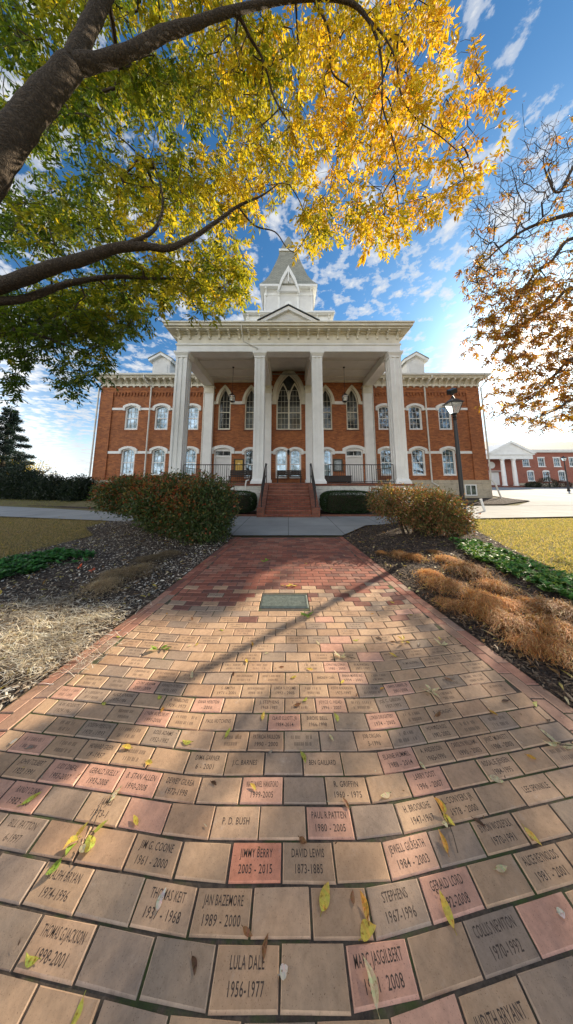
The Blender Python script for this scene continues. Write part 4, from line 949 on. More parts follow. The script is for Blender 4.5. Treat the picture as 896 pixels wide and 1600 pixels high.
for k, (x, y, rx, rz, lb) in enumerate([(-13.3, 14.9, 1.0, .95, 'dark evergreen bush against the corner of the brick hall'), (-15.5, 15.2, 1.6, 1.05, 'low dark evergreen bush beside the bush at the hall corner'), (-18.3, 15.8, 1.9, 1.35, 'broad dark evergreen bush in the middle of the far bush row'), (-21.5, 16.2, 1.9, 1.15, 'dark evergreen bush nearest the tall conifer')]):
    shrub('evergreen_bush', lb, 'bush', [((x, y, rz * .75), (rx, .9, rz)), ((x + rx * .5, y - .2, rz * .6), (rx * .6, .8, rz * .8))], 14000, .12, DK, None, [(x, y, 0)], 'dark evergreen bushes across the lawn', shell=.45, rough=.16)
shrub('evergreen_bush', 'small dark green bush at the foot of the foundation near the basement window', 'bush', [((8.9, 13.2, .45), (.35, .3, .32)), ((9.5, 13.3, .42), (.3, .3, .28))], 1500, .05, GRN, None, [(8.9, 13.2, .2)])

# ---------------------------------------------------------------- trees
def conifer(x, y, h, label):
    t_ = empty('conifer', (x, y, gh(x, y)), 0, label, 'tree'); mb = MB(); mb.tube([(0, 0, 0), (.1, 0, h * .5), (0, 0, h)], [.22, .13, .02], 8); mb.build('trunk', M['bark'], t_)
    P = []; A = []
    for k in range(60):
        z = h * (.10 + .88 * (k / 60) ** .9); L = (h - z) * .36 + .25; a = k * 2.4 + random.random(); n = int(420 * L) + 60
        u = rng.random(n) ** .7; wd = rng.normal(size=(n, 3)) * np.array([.13, .13, .10]) * (1 + L * .25); d = np.array([math.cos(a), math.sin(a), 0])
        p = np.array([0, 0, z]) + d * (u * L)[:, None] + wd * (1.1 - u[:, None] * .5); p[:, 2] += -.16 * (u * L) + .10 * (u * L) ** 2 * .5; P.append(p); A.append(np.tile(d, (n, 1)) + unit(n) * .7)
    P = np.concatenate(P); A = np.concatenate(A); V, F = leaves(P, .17, .06, A); np_mesh('crown', V, F, M['shrubleaf'], t_, pick([(.016, .034, .032), (.024, .045, .036), (.012, .026, .026)], len(P)))
conifer(-28.0, 22.5, 8.6, 'dark blue green conifer with layered branches beyond the lawn')
def smalltree(x, y, h, r, n, cols, label, lf=.16, group=None, shell=.2, bare=False):
    t_ = empty('tree', (x, y, 0), 0, label, 'tree', group); mb = MB(); mb.tube([(0, 0, 0), (.1, 0, h * .35)], [.16, .12], 7)
    for k in range(14):
        a = random.uniform(0, 6.3); e = Vector((math.cos(a) * r * random.uniform(.4, .95), math.sin(a) * r * .8, h * random.uniform(.55, 1.0))); m_ = Vector((e.x * .35, e.y * .35, h * .5)); mb.tube([(.1, 0, h * .33), m_, e], [.07, .045, .01], 5)
        for q in range(4): s0 = m_.lerp(e, random.uniform(.2, .9)); mb.tube([s0, s0 + Vector((random.uniform(-1, 1), random.uniform(-1, 1), random.uniform(0, 1))) * r * .3], [.02, .004], 4)
    mb.build('trunk', M['twig'], t_); P, D = blob_points(n, (0, 0, h * .62), (r, r, h * .40), int(x * 7) % 50, shell, .3); P = P + rng.normal(size=P.shape) * .1
    V, F = leaves(P, lf, lf * .5); np_mesh('crown', V, F, M['leaf'], t_, pick(cols, len(P)))
YEL = [(.62, .46, .05), (.70, .50, .06), (.52, .42, .06), (.45, .40, .06)]
smalltree(-43, 34, 5.2, 4.2, 5000, YEL, 'bright yellow autumn tree far across the lawn behind the bushes', .28)
smalltree(-36, 33, 4.6, 2.4, 350, [(.45, .38, .2), (.5, .42, .1)], 'nearly bare pale tree beside the bright yellow one', .2)
# -- the large autumn trees: limbs given as points in space, the finer wood grown towards the leaf sprays
class Grow:
    tip = .0036
    def __init__(s, step=.16): s.P = []; s.par = []; s.fix = []; s.step = step
    def limb(s, pts, start=None):
        """pts: list of (Vector, radius)"""
        last = start; ids = []
        for i in range(len(pts)):
            if i == 0:
                if start is None: s.P.append(tuple(pts[0][0])); s.par.append(-1); s.fix.append(pts[0][1]); last = len(s.P) - 1; ids.append(last)
                continue
            p0, p1 = Vector(s.P[last]) if i == 1 and start is not None else pts[i - 1][0], pts[i][0]; n = max(1, int((p1 - p0).length / s.step))
            r0 = pts[i - 1][1]
            for k in range(1, n + 1):
                u = k / n; s.P.append(tuple(p0.lerp(p1, u))); s.par.append(last); s.fix.append(r0 + (pts[i][1] - r0) * u); last = len(s.P) - 1; ids.append(last)
        return ids
    def grow(s, T, maxd=9, wig=.05, dirw=.35):
        n0 = len(s.P); cap = n0 + len(T) * 14; P = np.zeros((cap, 3)); P[:n0] = s.P; n = n0
        depth = np.zeros(cap); par = s.par; tips = []
        d0 = np.array([np.min(((P[:n0] - t_) ** 2).sum(1)) for t_ in T]); order = np.argsort(d0 * (1 + .3 * rng.random(len(T))))
        for t_i in order:
            t_ = T[t_i]; d = np.sqrt(((P[:n] - t_) ** 2).sum(1)) + depth[:n] * .12; j = int(np.argmin(d)); p = P[j].copy(); L = np.linalg.norm(t_ - p)
            if L > maxd: continue
            m = max(1, min(13, int(L / s.step))); side = rng.normal(size=3) * L * wig; side[2] += L * .03; last = j
            for k in range(1, m + 1):
                u = k / m; q = p + (t_ - p) * u + side * math.sin(PI * u) + rng.normal(size=3) * .012 * (u < 1)
                if n >= cap: break
                P[n] = q; depth[n] = depth[last] + L / m; par.append(last); s.fix.append(0); last = n; n += 1
            tips.append((last, t_i))
        s.P = P[:n]; s.tips = tips; N_ = n; acc = np.zeros(N_); e = 2.25; kids = np.zeros(N_)
        for i in range(N_ - 1, -1, -1):
            if kids[i] == 0: acc[i] = s.tip ** e
            r = max(acc[i] ** (1 / e), 0)
            if par[i] >= 0: acc[par[i]] += acc[i]; kids[par[i]] += 1
        s.r = np.minimum(acc ** (1 / e), .07); f = np.array(s.fix); s.r = np.where(f > 0, f, s.r); s.n0 = n0
    def twigs(s, name, mat_, root, off):
        par = np.array(s.par); k = np.arange(len(par)) >= s.n0; k &= par >= 0; i = np.where(k)[0]; a = s.P[par[i]]; b = s.P[i]; ra = np.minimum(s.r[par[i]], s.r[i] * 1.5); rb = s.r[i]
        d = b - a; d /= np.maximum(1e-6, np.linalg.norm(d, axis=1, keepdims=True)); h = np.where(np.abs(d[:, 2:3]) < .9, [[0, 0, 1.]], [[1., 0, 0]]); u = np.cross(d, h); u /= np.linalg.norm(u, axis=1, keepdims=True); v = np.cross(d, u)
        V = []; m = 4
        for c, r in ((a, ra), (b, rb)):
            for q in range(m): V.append(c + (u * math.cos(2 * PI * q / m) + v * math.sin(2 * PI * q / m)) * r[:, None])
        V = np.stack(V, 1).reshape(-1, 3) - off; n = len(i); base_ = (np.arange(n) * 2 * m)[:, None]
        F = np.concatenate([base_ + np.array([q, (q + 1) % m, m + (q + 1) % m, m + q]) for q in range(m)], 0)
        return np_mesh(name, V, F, mat_, root, smooth=True)
def limb_mesh(mb, pts, off, n=14, sub=5, rough=.10):
    P = [p for p, r in pts]; Rr = [r for p, r in pts]; out = []; rr = []
    for i in range(len(P) - 1):     # catmull-rom
        p0, p1, p2, p3 = P[max(0, i - 1)], P[i], P[i + 1], P[min(len(P) - 1, i + 2)]
        for k in range(sub):
            t_ = k / sub; out.append(.5 * ((2 * p1) + (p2 - p0) * t_ + (2 * p0 - 5 * p1 + 4 * p2 - p3) * t_ ** 2 + (3 * p1 - p0 - 3 * p2 + p3) * t_ ** 3)); rr.append((Rr[i] + (Rr[i + 1] - Rr[i]) * t_) * (1 + random.uniform(-rough, rough) * .5))
    out.append(P[-1]); rr.append(Rr[-1]); b = len(mb.v); mb.tube([p - off for p in out], rr, n)
    for q in range(b, len(mb.v)):
        v = Vector(mb.v[q]); c = out[min(len(out) - 1, (q - b) // n)] - off; d = v - c; w = 1 + rough * math.sin(v.x * 9 + v.z * 5) * math.sin(v.y * 11 + v.z * 8); mb.v[q] = tuple(c + d * w)
def inside(px, py, poly):
    x, y = px, py; r = np.zeros(len(x), bool); n = len(poly)
    for i in range(n):
        (x0, y0), (x1, y1) = poly[i], poly[(i + 1) % n]; c = ((y0 > y) != (y1 > y)) & (x < (x1 - x0) * (y - y0) / ((y1 - y0) or 1e-9) + x0); r ^= c
    return r
def rays(px, py, t):
    x, y = (px - PX0) / FPX, (PY0 - py) / FPX; c, s_ = math.cos(TH), math.sin(TH)
    return np.stack([x * t, (c - y * s_) * t, HC + (s_ + y * c) * t], -1)
def spray_leaves(T, colf, per=2, nl=9, ll=.095, lw=.026, rach=.24, droop=.7):
    """pinnate leaves: at each spray `per` hanging leaf stalks with nl leaflets"""
    n = len(T) * per; C = np.repeat(T, per, 0); a = rng.uniform(0, 2 * PI, n); D = np.stack([np.cos(a), np.sin(a), -rng.uniform(.1, 1.5, n) * droop], -1); D /= np.linalg.norm(D, axis=1, keepdims=True)
    rl = rach * rng.uniform(.6, 1.15, n); V = []; col0 = colf(C)
    side = np.cross(D, np.array([0, 0, 1.])); side /= np.maximum(1e-6, np.linalg.norm(side, axis=1, keepdims=True)); P = []; A = []; Nn = []; cc = []
    for k in range(nl):
        u = (k // 2 + 1) / (nl // 2 + 1); sg = (-1) ** k if k < nl - 1 else 0
        q = C + D * (rl * u)[:, None]; q[:, 2] -= rl * u * u * .35; keep = rng.random(n) < .9
        ax = D * .75 + side * sg * .9 + rng.normal(size=(n, 3)) * .28; ax[:, 2] -= .45
        P.append(q[keep]); A.append(ax[keep]); Nn.append((np.cross(D, side) + rng.normal(size=(n, 3)) * .5)[keep]); cc.append(col0[keep] * (1 + rng.uniform(-.15, .15, (keep.sum(), 1))))
    P = np.concatenate(P); m = len(P); V, F = leaves(P, ll * rng.uniform(.65, 1.2, m), lw * rng.uniform(.8, 1.25, m), np.concatenate(A), np.concatenate(Nn), .03); return V, F, np.clip(np.concatenate(cc), 0, 1)
# the near tree
base = Vector((-4.7, 2.3, 0)); off = base.copy()
T0 = empty('autumn_tree', base, 0, 'large tree with heavy limbs and yellow green leaves arching over the path', 'tree')
def rv(px, py, t): return ray(px, py, t)
G = Grow(.15)
trunk = [(base, .40), (base + Vector((.05, 0, 1.2)), .30), (base + Vector((.10, .05, 2.6)), .26), (rv(-150, 420, 2.95), .205), (rv(-55, 330, 2.85), .18), (rv(5, 235, 2.85), .158), (rv(60, 160, 2.95), .138), (rv(112, 100, 3.05), .120)]
fA = [(trunk[-1][0], 0.105), (rv(135, 50, 3.15), 0.093), (rv(160, 0, 3.25), 0.087), (rv(200, -90, 3.4), 0.074), (rv(220, -260, 3.6), 0.050)]
fB = [(trunk[-1][0], 0.099), (rv(165, 93, 3.15), 0.081), (rv(215, 75, 3.2), 0.074), (rv(255, 52, 3.3), 0.071), (rv(300, 38, 3.4), 0.062), (rv(345, 22, 3.5), 0.053), (rv(420, 4, 3.65), 0.042), (rv(490, -4, 3.75), 0.036), (rv(545, 3, 3.8), 0.031), (rv(572, 25, 3.85), 0.026), (rv(590, 62, 3.9), 0.021), (rv(598, 110, 3.95), 0.017), (rv(598, 165, 4.0), 0.014), (rv(612, 210, 4.05), 0.010), (rv(625, 260, 4.1), 0.006)]
fC = [(fB[9][0], 0.021), (rv(605, 62, 3.95), 0.018), (rv(620, 100, 4.0), 0.016), (rv(628, 150, 4.1), 0.014), (rv(650, 185, 4.2), 0.010), (rv(685, 210, 4.3), 0.008), (rv(715, 235, 4.4), 0.006)]
fD = [(fB[5][0], 0.038), (rv(372, 25, 3.6), 0.027), (rv(392, 60, 3.75), 0.022), (rv(412, 95, 3.9), 0.019), (rv(428, 150, 4.0), 0.015), (rv(448, 185, 4.05), 0.011)]
fE = [(fB[7][0], 0.024), (rv(515, 50, 3.9), 0.016), (rv(518, 110, 4.0), 0.014), (rv(545, 135, 4.1), 0.011), (rv(565, 165, 4.2), 0.008)]
L2 = [(base + Vector((.10, .05, 2.3)), 0.172), (rv(-150, 520, 3.75), 0.132), (rv(-60, 468, 3.8), 0.122), (rv(20, 440, 3.85), 0.109), (rv(80, 418, 3.9), 0.099), (rv(125, 406, 3.95), 0.089), (rv(180, 388, 4.0), 0.079), (rv(225, 384, 4.05), 0.066), (rv(262, 388, 4.1), 0.053), (rv(300, 372, 4.15), 0.045), (rv(340, 345, 4.2), 0.033), (rv(372, 322, 4.25), 0.024), (rv(410, 305, 4.3), 0.016), (rv(436, 286, 4.35), 0.008)]
L2b = [(L2[6][0], 0.048), (rv(222, 372, 4.0), 0.036), (rv(246, 352, 4.05), 0.028), (rv(255, 320, 4.1), 0.021), (rv(250, 285, 4.15), 0.016), (rv(238, 250, 4.2), 0.010)]
L2c = [(L2[11][0], .016), (rv(398, 352, 4.4), .014), (rv(430, 362, 4.5), .012), (rv(447, 385, 4.6), .009), (rv(460, 395, 4.7), .006)]
L3 = [(L2[2][0], 0.084), (rv(30, 468, 4.0), 0.066), (rv(110, 442, 4.3), 0.051), (rv(180, 432, 4.5), 0.039), (rv(240, 435, 4.7), 0.027), (rv(290, 436, 4.8), 0.018), (rv(325, 447, 4.9), 0.012), (rv(352, 450, 5.0), 0.006)]
L4 = [(L2[1][0], 0.084), (rv(-60, 540, 4.6), 0.063), (rv(20, 520, 5.0), 0.042), (rv(80, 530, 5.3), 0.025), (rv(140, 555, 5.5), 0.010)]
ids = {}
ids['t'] = G.limb(trunk)
for nm, L in (('A', fA), ('B', fB), ('C', fC), ('D', fD), ('E', fE), ('L2', L2), ('L2b', L2b), ('L2c', L2c), ('L3', L3), ('L4', L4)):
    st_ = int(np.argmin(((np.array(G.P) - np.array(L[0][0])) ** 2).sum(1))); ids[nm] = G.limb(L, st_)
mb = MB(); limb_mesh(mb, trunk, off, 20, 6, .09); mb.build('trunk', M['bark'], T0, smooth=True)
for L in (fA, fB, fC, fD, fE, L2, L2b, L2c, L3, L4):
    mb = MB(); limb_mesh(mb, L, off, 14 if L[0][1] > .06 else 8, 5, .08); mb.build('limb', M['bark'] if L[0][1] > .03 else M['twig'], T0, smooth=True)
POLY = [(-260, -260), (720, -260), (724, -10), (712, 15), (690, 30), (700, 70), (745, 50), (755, 95), (742, 120), (790, 145), (778, 165), (745, 175), (795, 200), (792, 220), (765, 215), (770, 240), (742, 285), (735, 318), (712, 315), (690, 335), (662, 345), (640, 352), (622, 385), (596, 398), (578, 392), (565, 350), (545, 335), (525, 372), (505, 392), (478, 398), (470, 372), (455, 345), (440, 330), (425, 345), (405, 335), (375, 350), (380, 390), (386, 430), (388, 462), (360, 480), (335, 500), (312, 492), (300, 455), (262, 470), (232, 478), (216, 518), (195, 515), (176, 545), (172, 575), (150, 592), (112, 612), (86, 600), (92, 575), (62, 562), (40, 575), (26, 620), (0, 612), (-120, 640), (-260, 620)]
n = 40000; qx = rng.uniform(-260, 800, n); qy = rng.uniform(-260, 640, n); k = inside(qx + rng.normal(size=n) * 7, qy + rng.normal(size=n) * 7, POLY); qx = qx[k]; qy = qy[k]
# solid angle weighting and a patchy density: thick on the left, open on the right with clear holes
jac = (1 + ((qx - PX0) / FPX) ** 2 + ((PY0 - qy) / FPX) ** 2) ** -1.0
hole = wob(np.stack([qx / 38, qy / 38, qx * 0], -1), 21, 1.0)
dens = np.interp(qx, [-260, 0, 250, 400, 520, 620, 700, 800], [.28, .42, .42, .40, .34, .27, .20, .14]) * np.clip(1 + 1.6 * hole, .02, 2.6) * .72
dens = np.where((qx < 0) | (qy < 0), dens * .35, dens); dens = np.where(qy > 400, dens * 2.3, dens)
dens = np.where((qx > 405) & (qx < 470) & (qy > 290) & (qy < 360), dens * .15, dens)
k = rng.random(len(qx)) < np.clip(dens, .01, 1) * 1.0 * jac ** .25; qx = qx[k]; qy = qy[k]
print('sprays', len(qx))
el = (PY0 - qy) / FPX; tmin = np.interp(el, [-.2, .4, 1.0, 2.0, 2.7], [5.0, 4.6, 4.15, 3.75, 3.2]); tmax = np.interp(el, [-.2, .4, 1.0, 2.0, 2.7], [8.0, 7.6, 6.4, 5.0, 4.4])
T = rays(qx, qy, rng.uniform(tmin, tmax)); T = np.concatenate([T]); 
G.grow(T, 7)
# a few bare twig ends over the tower
G.twigs('branches', M['twig'], T0, np.array(off))
def col_near(C):
    n = len(C); w = wob(C, 4, 1.1) * 1.0 + wob(C, 14, 3.5) * .6 + rng.normal(size=n) * .42 + (C[:, 0] + .9) * .30
    pal = np.array([[.045, .085, .018], [.10, .16, .022], [.30, .30, .030], [.58, .44, .035], [.66, .41, .04], [.52, .25, .04]]); f = np.clip(w * 1.1 + 2.35, 0, 4.99)
    f = f - np.clip((3.6 - (C[:, 2] - C[:, 1] * .15)) * 1.1, 0, 2.2); f = np.clip(f, 0, 4.99); i = f.astype(int); u = (f - i)[:, None]; return pal[i] * (1 - u) + pal[i + 1] * u
V, F, c_ = spray_leaves(T, col_near, 3, 8, .122, .040, .27)
np_mesh('crown', V - np.array(off), F, M['leaf'], T0, c_); print('leaflets', len(F), 'nodes', len(G.P))
# the farther tree on the other side
base = Vector((14.3, 8.6, 0)); T1 = empty('autumn_tree', base, 0, 'thinly leaved tree with dark bare branches and orange leaves beyond the right lawn', 'tree')
G = Grow(.28); G.tip = .0052
tr = [(base, .42), (base + Vector((-.1, 0, 2.2)), .34), (base + Vector((-.1, .1, 4.5)), .30), (base + Vector((0, .1, 7)), .22), (base + Vector((-.2, .1, 9.5)), .15), (base + Vector((-.1, 0, 12.5)), .07)]
B = [[(tr[3][0], .16), (rv(960, 335, 9.6), .12), (rv(900, 334, 9.4), .085), (rv(852, 346, 9.2), .065), (rv(815, 362, 9.1), .05), (rv(780, 388, 9.0), .035), (rv(750, 418, 8.9), .022), (rv(728, 450, 8.8), .01)],
     [(tr[2][0], .15), (rv(960, 400, 9.2), .11), (rv(896, 372, 9.0), .065), (rv(862, 408, 8.9), .05), (rv(836, 428, 8.8), .04), (rv(808, 470, 8.7), .028), (rv(785, 520, 8.6), .012)],
     [(tr[2][0], .15), (rv(980, 500, 8.8), .10), (rv(900, 450, 8.6), .06), (rv(860, 480, 8.4), .045), (rv(820, 505, 8.2), .03), (rv(788, 535, 8.1), .012)],
     [(tr[1][0], .13), (rv(980, 600, 8.4), .09), (rv(905, 560, 8.0), .055), (rv(868, 585, 7.8), .04), (rv(842, 612, 7.7), .026), (rv(815, 632, 7.6), .016), (rv(790, 628, 7.5), .008)],
     [(tr[3][0], .10), (rv(920, 260, 9.8), .07), (rv(875, 300, 9.6), .045), (rv(858, 280, 9.5), .03), (rv(850, 245, 9.5), .018), (rv(868, 205, 9.5), .008)],
     [(tr[1][0], .10), (rv(985, 690, 8.0), .07), (rv(910, 625, 7.4), .04), (rv(870, 640, 7.2), .022), (rv(835, 655, 7.0), .01)]]
G.limb(tr)
mb = MB(); limb_mesh(mb, tr, base, 14, 5, .07); mb.build('trunk', M['bark'], T1, smooth=True)
for L in B:
    G.limb(L, int(np.argmin(((np.array(G.P) - np.array(L[0][0])) ** 2).sum(1)))); mb = MB(); limb_mesh(mb, L, base, 9, 5, .08); mb.build('limb', M['twig'], T1, smooth=True)
P1 = [(1250, 40), (900, 185), (850, 205), (820, 235), (778, 268), (742, 305), (738, 335), (722, 350), (735, 385), (722, 420), (738, 455), (735, 490), (765, 510), (775, 535), (762, 555), (790, 575), (778, 605), (770, 640), (800, 655), (850, 662), (905, 665), (1250, 660)]
n = 20000; qx = rng.uniform(720, 1250, n); qy = rng.uniform(40, 670, n); k = inside(qx + rng.normal(size=n) * 22 - 6, qy + rng.normal(size=n) * 20, P1); qx = qx[k]; qy = qy[k]
k = rng.random(len(qx)) < np.interp(qx, [720, 900, 1250], [.75, .55, .10]) * (1 + .4 * wob(np.stack([qx / 50, qy / 50, qx * 0], -1), 8, 1.)); qx = qx[k]; qy = qy[k]
T = rays(qx, qy, rng.uniform(7.0, 10.5, len(qx))); T[:, 1] = np.clip(T[:, 1], 3, 11.0); G.grow(T, 7, .07); G.twigs('branches', M['twig'], T1, np.array(base)); print('sprays2', len(T), len(G.P))
ld = np.interp(qy, [200, 330, 400, 450, 520, 600, 660], [.02, .04, .12, .50, .80, .60, .5]); k = rng.random(len(T)) < ld
V, F, c_ = spray_leaves(T[k], lambda C: pick([(.42, .20, .035), (.34, .15, .03), (.46, .28, .04), (.28, .18, .03), (.22, .09, .03)], len(C)), 4, 7, .13, .042, .20)
np_mesh('crown', V - np.array(base), F, M['leaf'], T1, c_)
bd = T + rng.normal(size=T.shape) * .05; V, F = leaves(bd, .045, .03); np_mesh('buds', V - np.array(base), F, M['leaf'], T1, pick([(.10, .05, .035), (.16, .08, .04)], len(bd)))

# ---------------------------------------------------------------- street lamps
def street_lamp(x, y, h, label, sol=True, group='street lamps'):
    t_ = empty('street_lamp', (x, y, gh(x, y)), 0, label, 'street lamp', group); s_ = h / 4.3
    mb = MB(); mb.lathe([(.14, 0), (.14, .10), (.11, .16), (.10, .55), (.085, .62), (.062, .70), (.056, 2.6), (.045, h - .72), (.06, h - .70), (.042, h - .66)], n=14); mb.build('post', M['black'], t_)
    hd = MB(); z = h - .66; k0 = len(hd.v); hd.lathe([(.05, z), (.09, z + .06), (.07, z + .10), (.13, z + .16)], n=12); hd.frustum(0, 0, .27, .27, z + .50, .10, .10, z + .62).box(-.30, .30, -.30, .30, z + .48, z + .50)
    for i, j in ((-1, -1), (1, -1), (1, 1), (-1, 1)): hd.tube([(i * .12, j * .12, z + .16), (i * .25, j * .25, z + .48)], .014, 5)
    hd.lathe([(.09, z + .62), (.05, z + .70), (.02, z + .73)], n=10); hd.v = [(x * .68, y * .68, zz_) for x, y, zz_ in hd.v]; ho = hd.build('lantern_head', M['black'], t_)
    g = MB(); g.frustum(0, 0, .075, .075, z + .165, .16, .16, z + .475); g.build('glass', M['lglass'], ho)
    if sol:
        b = MB(); b.tube([(0, 0, z + .70), (.0, 0, z + .82)], .02, 6); b.box(-.11, .11, -.08, .08, z + .80, z + .94); o = b.build('sensor_box', M['black'], t_); o.rotation_euler = (R(0), R(0), R(0))
        Mx = Matrix.Translation((0, 0, z + .82)) @ Matrix.Rotation(R(-22), 4, 'Y') @ Matrix.Rotation(R(25), 4, 'X') @ Matrix.Translation((0, 0, -(z + .82))); o.data.transform(Mx)
street_lamp(5.08, 6.85, 4.02, 'tall black street lamp with a tilted box on top, behind the orange shrub')
street_lamp(31.2, 26, 3.9, 'black street lamp in front of the far brick building', False)
street_lamp(46.0, 41, 2.6, 'short black street lamp near the far brick wall, tiny in the distance', False)
# short white marker pipe leaning by the mulch
t_ = empty('marker_pipe', (9.15, 11.0, .06), 0, 'short white pipe standing tilted at the mulch edge near the hall corner', 'pipe'); mb = MB(); mb.tube([(0, 0, 0), (-.13, 0, .52)], .05, 10); mb.build('tube', M['white'], t_)
mb = MB(); mb.tube([(-.13, 0, .52), (-.14, 0, .56)], .058, 10); mb.build('cap', M['white'], t_)

# ---------------------------------------------------------------- far brick building
YF = 42.0; far = empty('far_building', (40, YF, .25), 0, 'long red brick building with a white columned porch beyond the plaza', 'building')
def fp(mb): mb.v = [(x - 40, y - YF, z - .25) for x, y, z in mb.v]; return mb
fx = lambda p: (p - PX0) / FPX * YF * 1.003
z0f = .25
holes = []; fw_ = []
for i in range(6):
    xc = fx(826.5 + 24.2 * i); holes += [(xc, 1.35, 3.05, 'a'), (fx(821.5 + 24.3 * i), 3.95, 5.55, 'b')]
xA, xB = fx(806), fx(1010)
mb = MB(); loops = [[(xA, z0f + .7), (xB, z0f + .7), (xB, 6.5), (xA, 6.5)]]
for xc, a, b, k_ in holes: loops.append([(xc - .62, a), (xc + .62, a), (xc + .62, b), (xc - .62, b)])
tri = tessellate_polygon([[Vector((x, z, 0)) for x, z in l] for l in loops]); mb.add([(x, YF, z) for l in loops for x, z in l], [tuple(t) for t in tri])
for l in loops[1:]: mb.add([(x, YF, z) for x, z in l] + [(x, YF + .25, z) for x, z in l], [(i, (i + 1) % 4, 4 + (i + 1) % 4, 4 + i) for i in range(4)])
mb.box(xA, xB, YF + 11.7, YF + 12, z0f, 6.5).box(fx(745), xA - .01, YF + .0, YF + .3, z0f, 6.5)
fp(mb).build('wall', M['brick2'], far, fix=False)
mb = MB(); mb.box(xA - .05, xB, YF - .08, YF + .3, z0f - .3, z0f + .7); fp(mb).build('plinth', M['stone'], far)
mb = MB(); mb.box(xA - .2, xB + .4, YF - .45, YF + .3, 6.5, 6.75).box(xA - .2, xB + .4, YF - .6, YF + .3, 6.75, 7.0); fp(mb).build('cornice', M['white'], far)
mb = MB(); mb.add([(fx(700), YF - .6, 7.0), (xB + .4, YF - .6, 7.0), (xB + .4, YF + 12.4, 7.0), (fx(700), YF + 12.4, 7.0), (fx(800), YF + 5.5, 9.4), (xB - 5, YF + 5.5, 9.4)], [(0, 1, 5, 4), (1, 2, 5), (2, 3, 4, 5), (3, 0, 4)]); fp(mb).build('roof', M['darkroof'], far, fix=False)
for xc, a, b, k_ in holes:
    mb = MB(); mb.ring([(xc - .62, a), (xc + .62, a), (xc + .62, b), (xc - .62, b)], [(xc - .53, a + .09), (xc + .53, a + .09), (xc + .53, b - .09), (xc - .53, b - .09)], YF - .03, YF + .12)
    mb.box(xc - .53, xc + .53, YF + .03, YF + .10, (a + b) / 2 - .03, (a + b) / 2 + .03); [mb.box(xc + q * .18 - .015, xc + q * .18 + .015, YF + .05, YF + .10, a + .09, b - .09) for q in (-1, 1)]; mb.box(xc - .72, xc + .72, YF - .1, YF - .031, a - .12, a)
    if k_ == 'a': mb.prism([(xc - .70, b), (xc + .70, b), (xc + .45, b + .18), (xc, b + .25), (xc - .45, b + .18)], YF - .05, YF - .005)
    else: mb.box(xc - .70, xc + .70, YF - .05, YF - .005, b, b + .14)
    w_ = fp(mb).build('window', M['white'], far); g = MB(); g.box(xc - .53, xc + .53, YF + .11, YF + .12, a + .09, b - .09); fp(g).build('pane', M['glass'], w_)
# porch
xa, xb = fx(742), fx(809); yp = YF - 3.0
mb = MB(); mb.box(xa, xb - .3, yp, yp + .5, 5.05, 5.75).box(xb - .8, xb - .3, yp + .5, YF, 5.05, 5.75).box(xa - .2, xb - .1, yp - .2, YF, 5.751, 5.95); fp(mb).build('entablature', M['white'], far)
mb = MB(); mb.prism([(xa - .2, 5.96), (xb - .1, 5.96), ((xa + xb) / 2, 7.9)], yp - .05, YF + 3); pd = fp(mb).build('pediment', M['white'], far)
mb = MB(); mb.ring([(xa + .4, 6.0), ((xa + xb) / 2, 7.75), (xb - .6, 6.0)], [(xa - .4, 6.0), ((xa + xb) / 2, 8.15), (xb + .15, 6.0)], yp - .35, yp - .05, closed=False); fp(mb).build('bargeboard', M['white'], pd)
for p_ in (747, 757, 788.5, 806):
    mb = MB(); x = (p_ - PX0) / FPX * yp; mb.lathe([(.38, .55), (.38, .65), (.31, .72), (.31, 2.2), (.26, 4.8), (.34, 4.88), (.36, 5.04)], x, yp + .3, 14); fp(mb).build('column', M['white'], far)
mb = MB(); mb.box(xa, xb, yp - .2, YF, z0f - .3, .55); [mb.box(fx(757), fx(782), yp - .2 - .35 * (q + 1), yp - .2 - .35 * q, z0f - .3, .55 - .12 * (q + 1)) for q in range(3)]; fp(mb).build('porch_floor', M['stepbrick'], far)
mb = MB(); x = fx(769); mb.box(x - 1.0, x + 1.0, YF - .9, YF - .1, 3.05, 3.15).box(x - .85, x + .85, YF - .12, YF - .02, .6, 2.9); fp(mb).build('door_surround', M['white'], far)
mb = MB(); mb.lathe([(.55, 0), (.62, 0), (.62, .06), (.55, .06)], n=20); mb.v = [(x + fx(767), YF - .05 - z, y + 4.2) for x, y, z in mb.v]; fp(mb).build('round_emblem', M['white'], far)
for k, (px_, y_, r_, lb) in enumerate([(851, 37, 1.35, 'round clipped dark bush in front of the far brick building'), (829, 38, .85, 'low bush left of the round clipped bush by the far building'), (876, 38, 1.0, 'low reddish bush right of the round clipped bush by the far building')]):
    x = (px_ - PX0) / FPX * y_; shrub('round_bush', lb, 'bush', [((x, y_, .25 + r_ * .45), (r_, .9, r_ * (.62 if k else .72)))], 3000, .12, [(.03, .05, .025), (.05, .05, .03)] if k != 2 else [(.12, .04, .03), (.09, .05, .03)], None, [(x, y_, .2)], 'bushes along the far brick building', shell=.75, rough=.06)

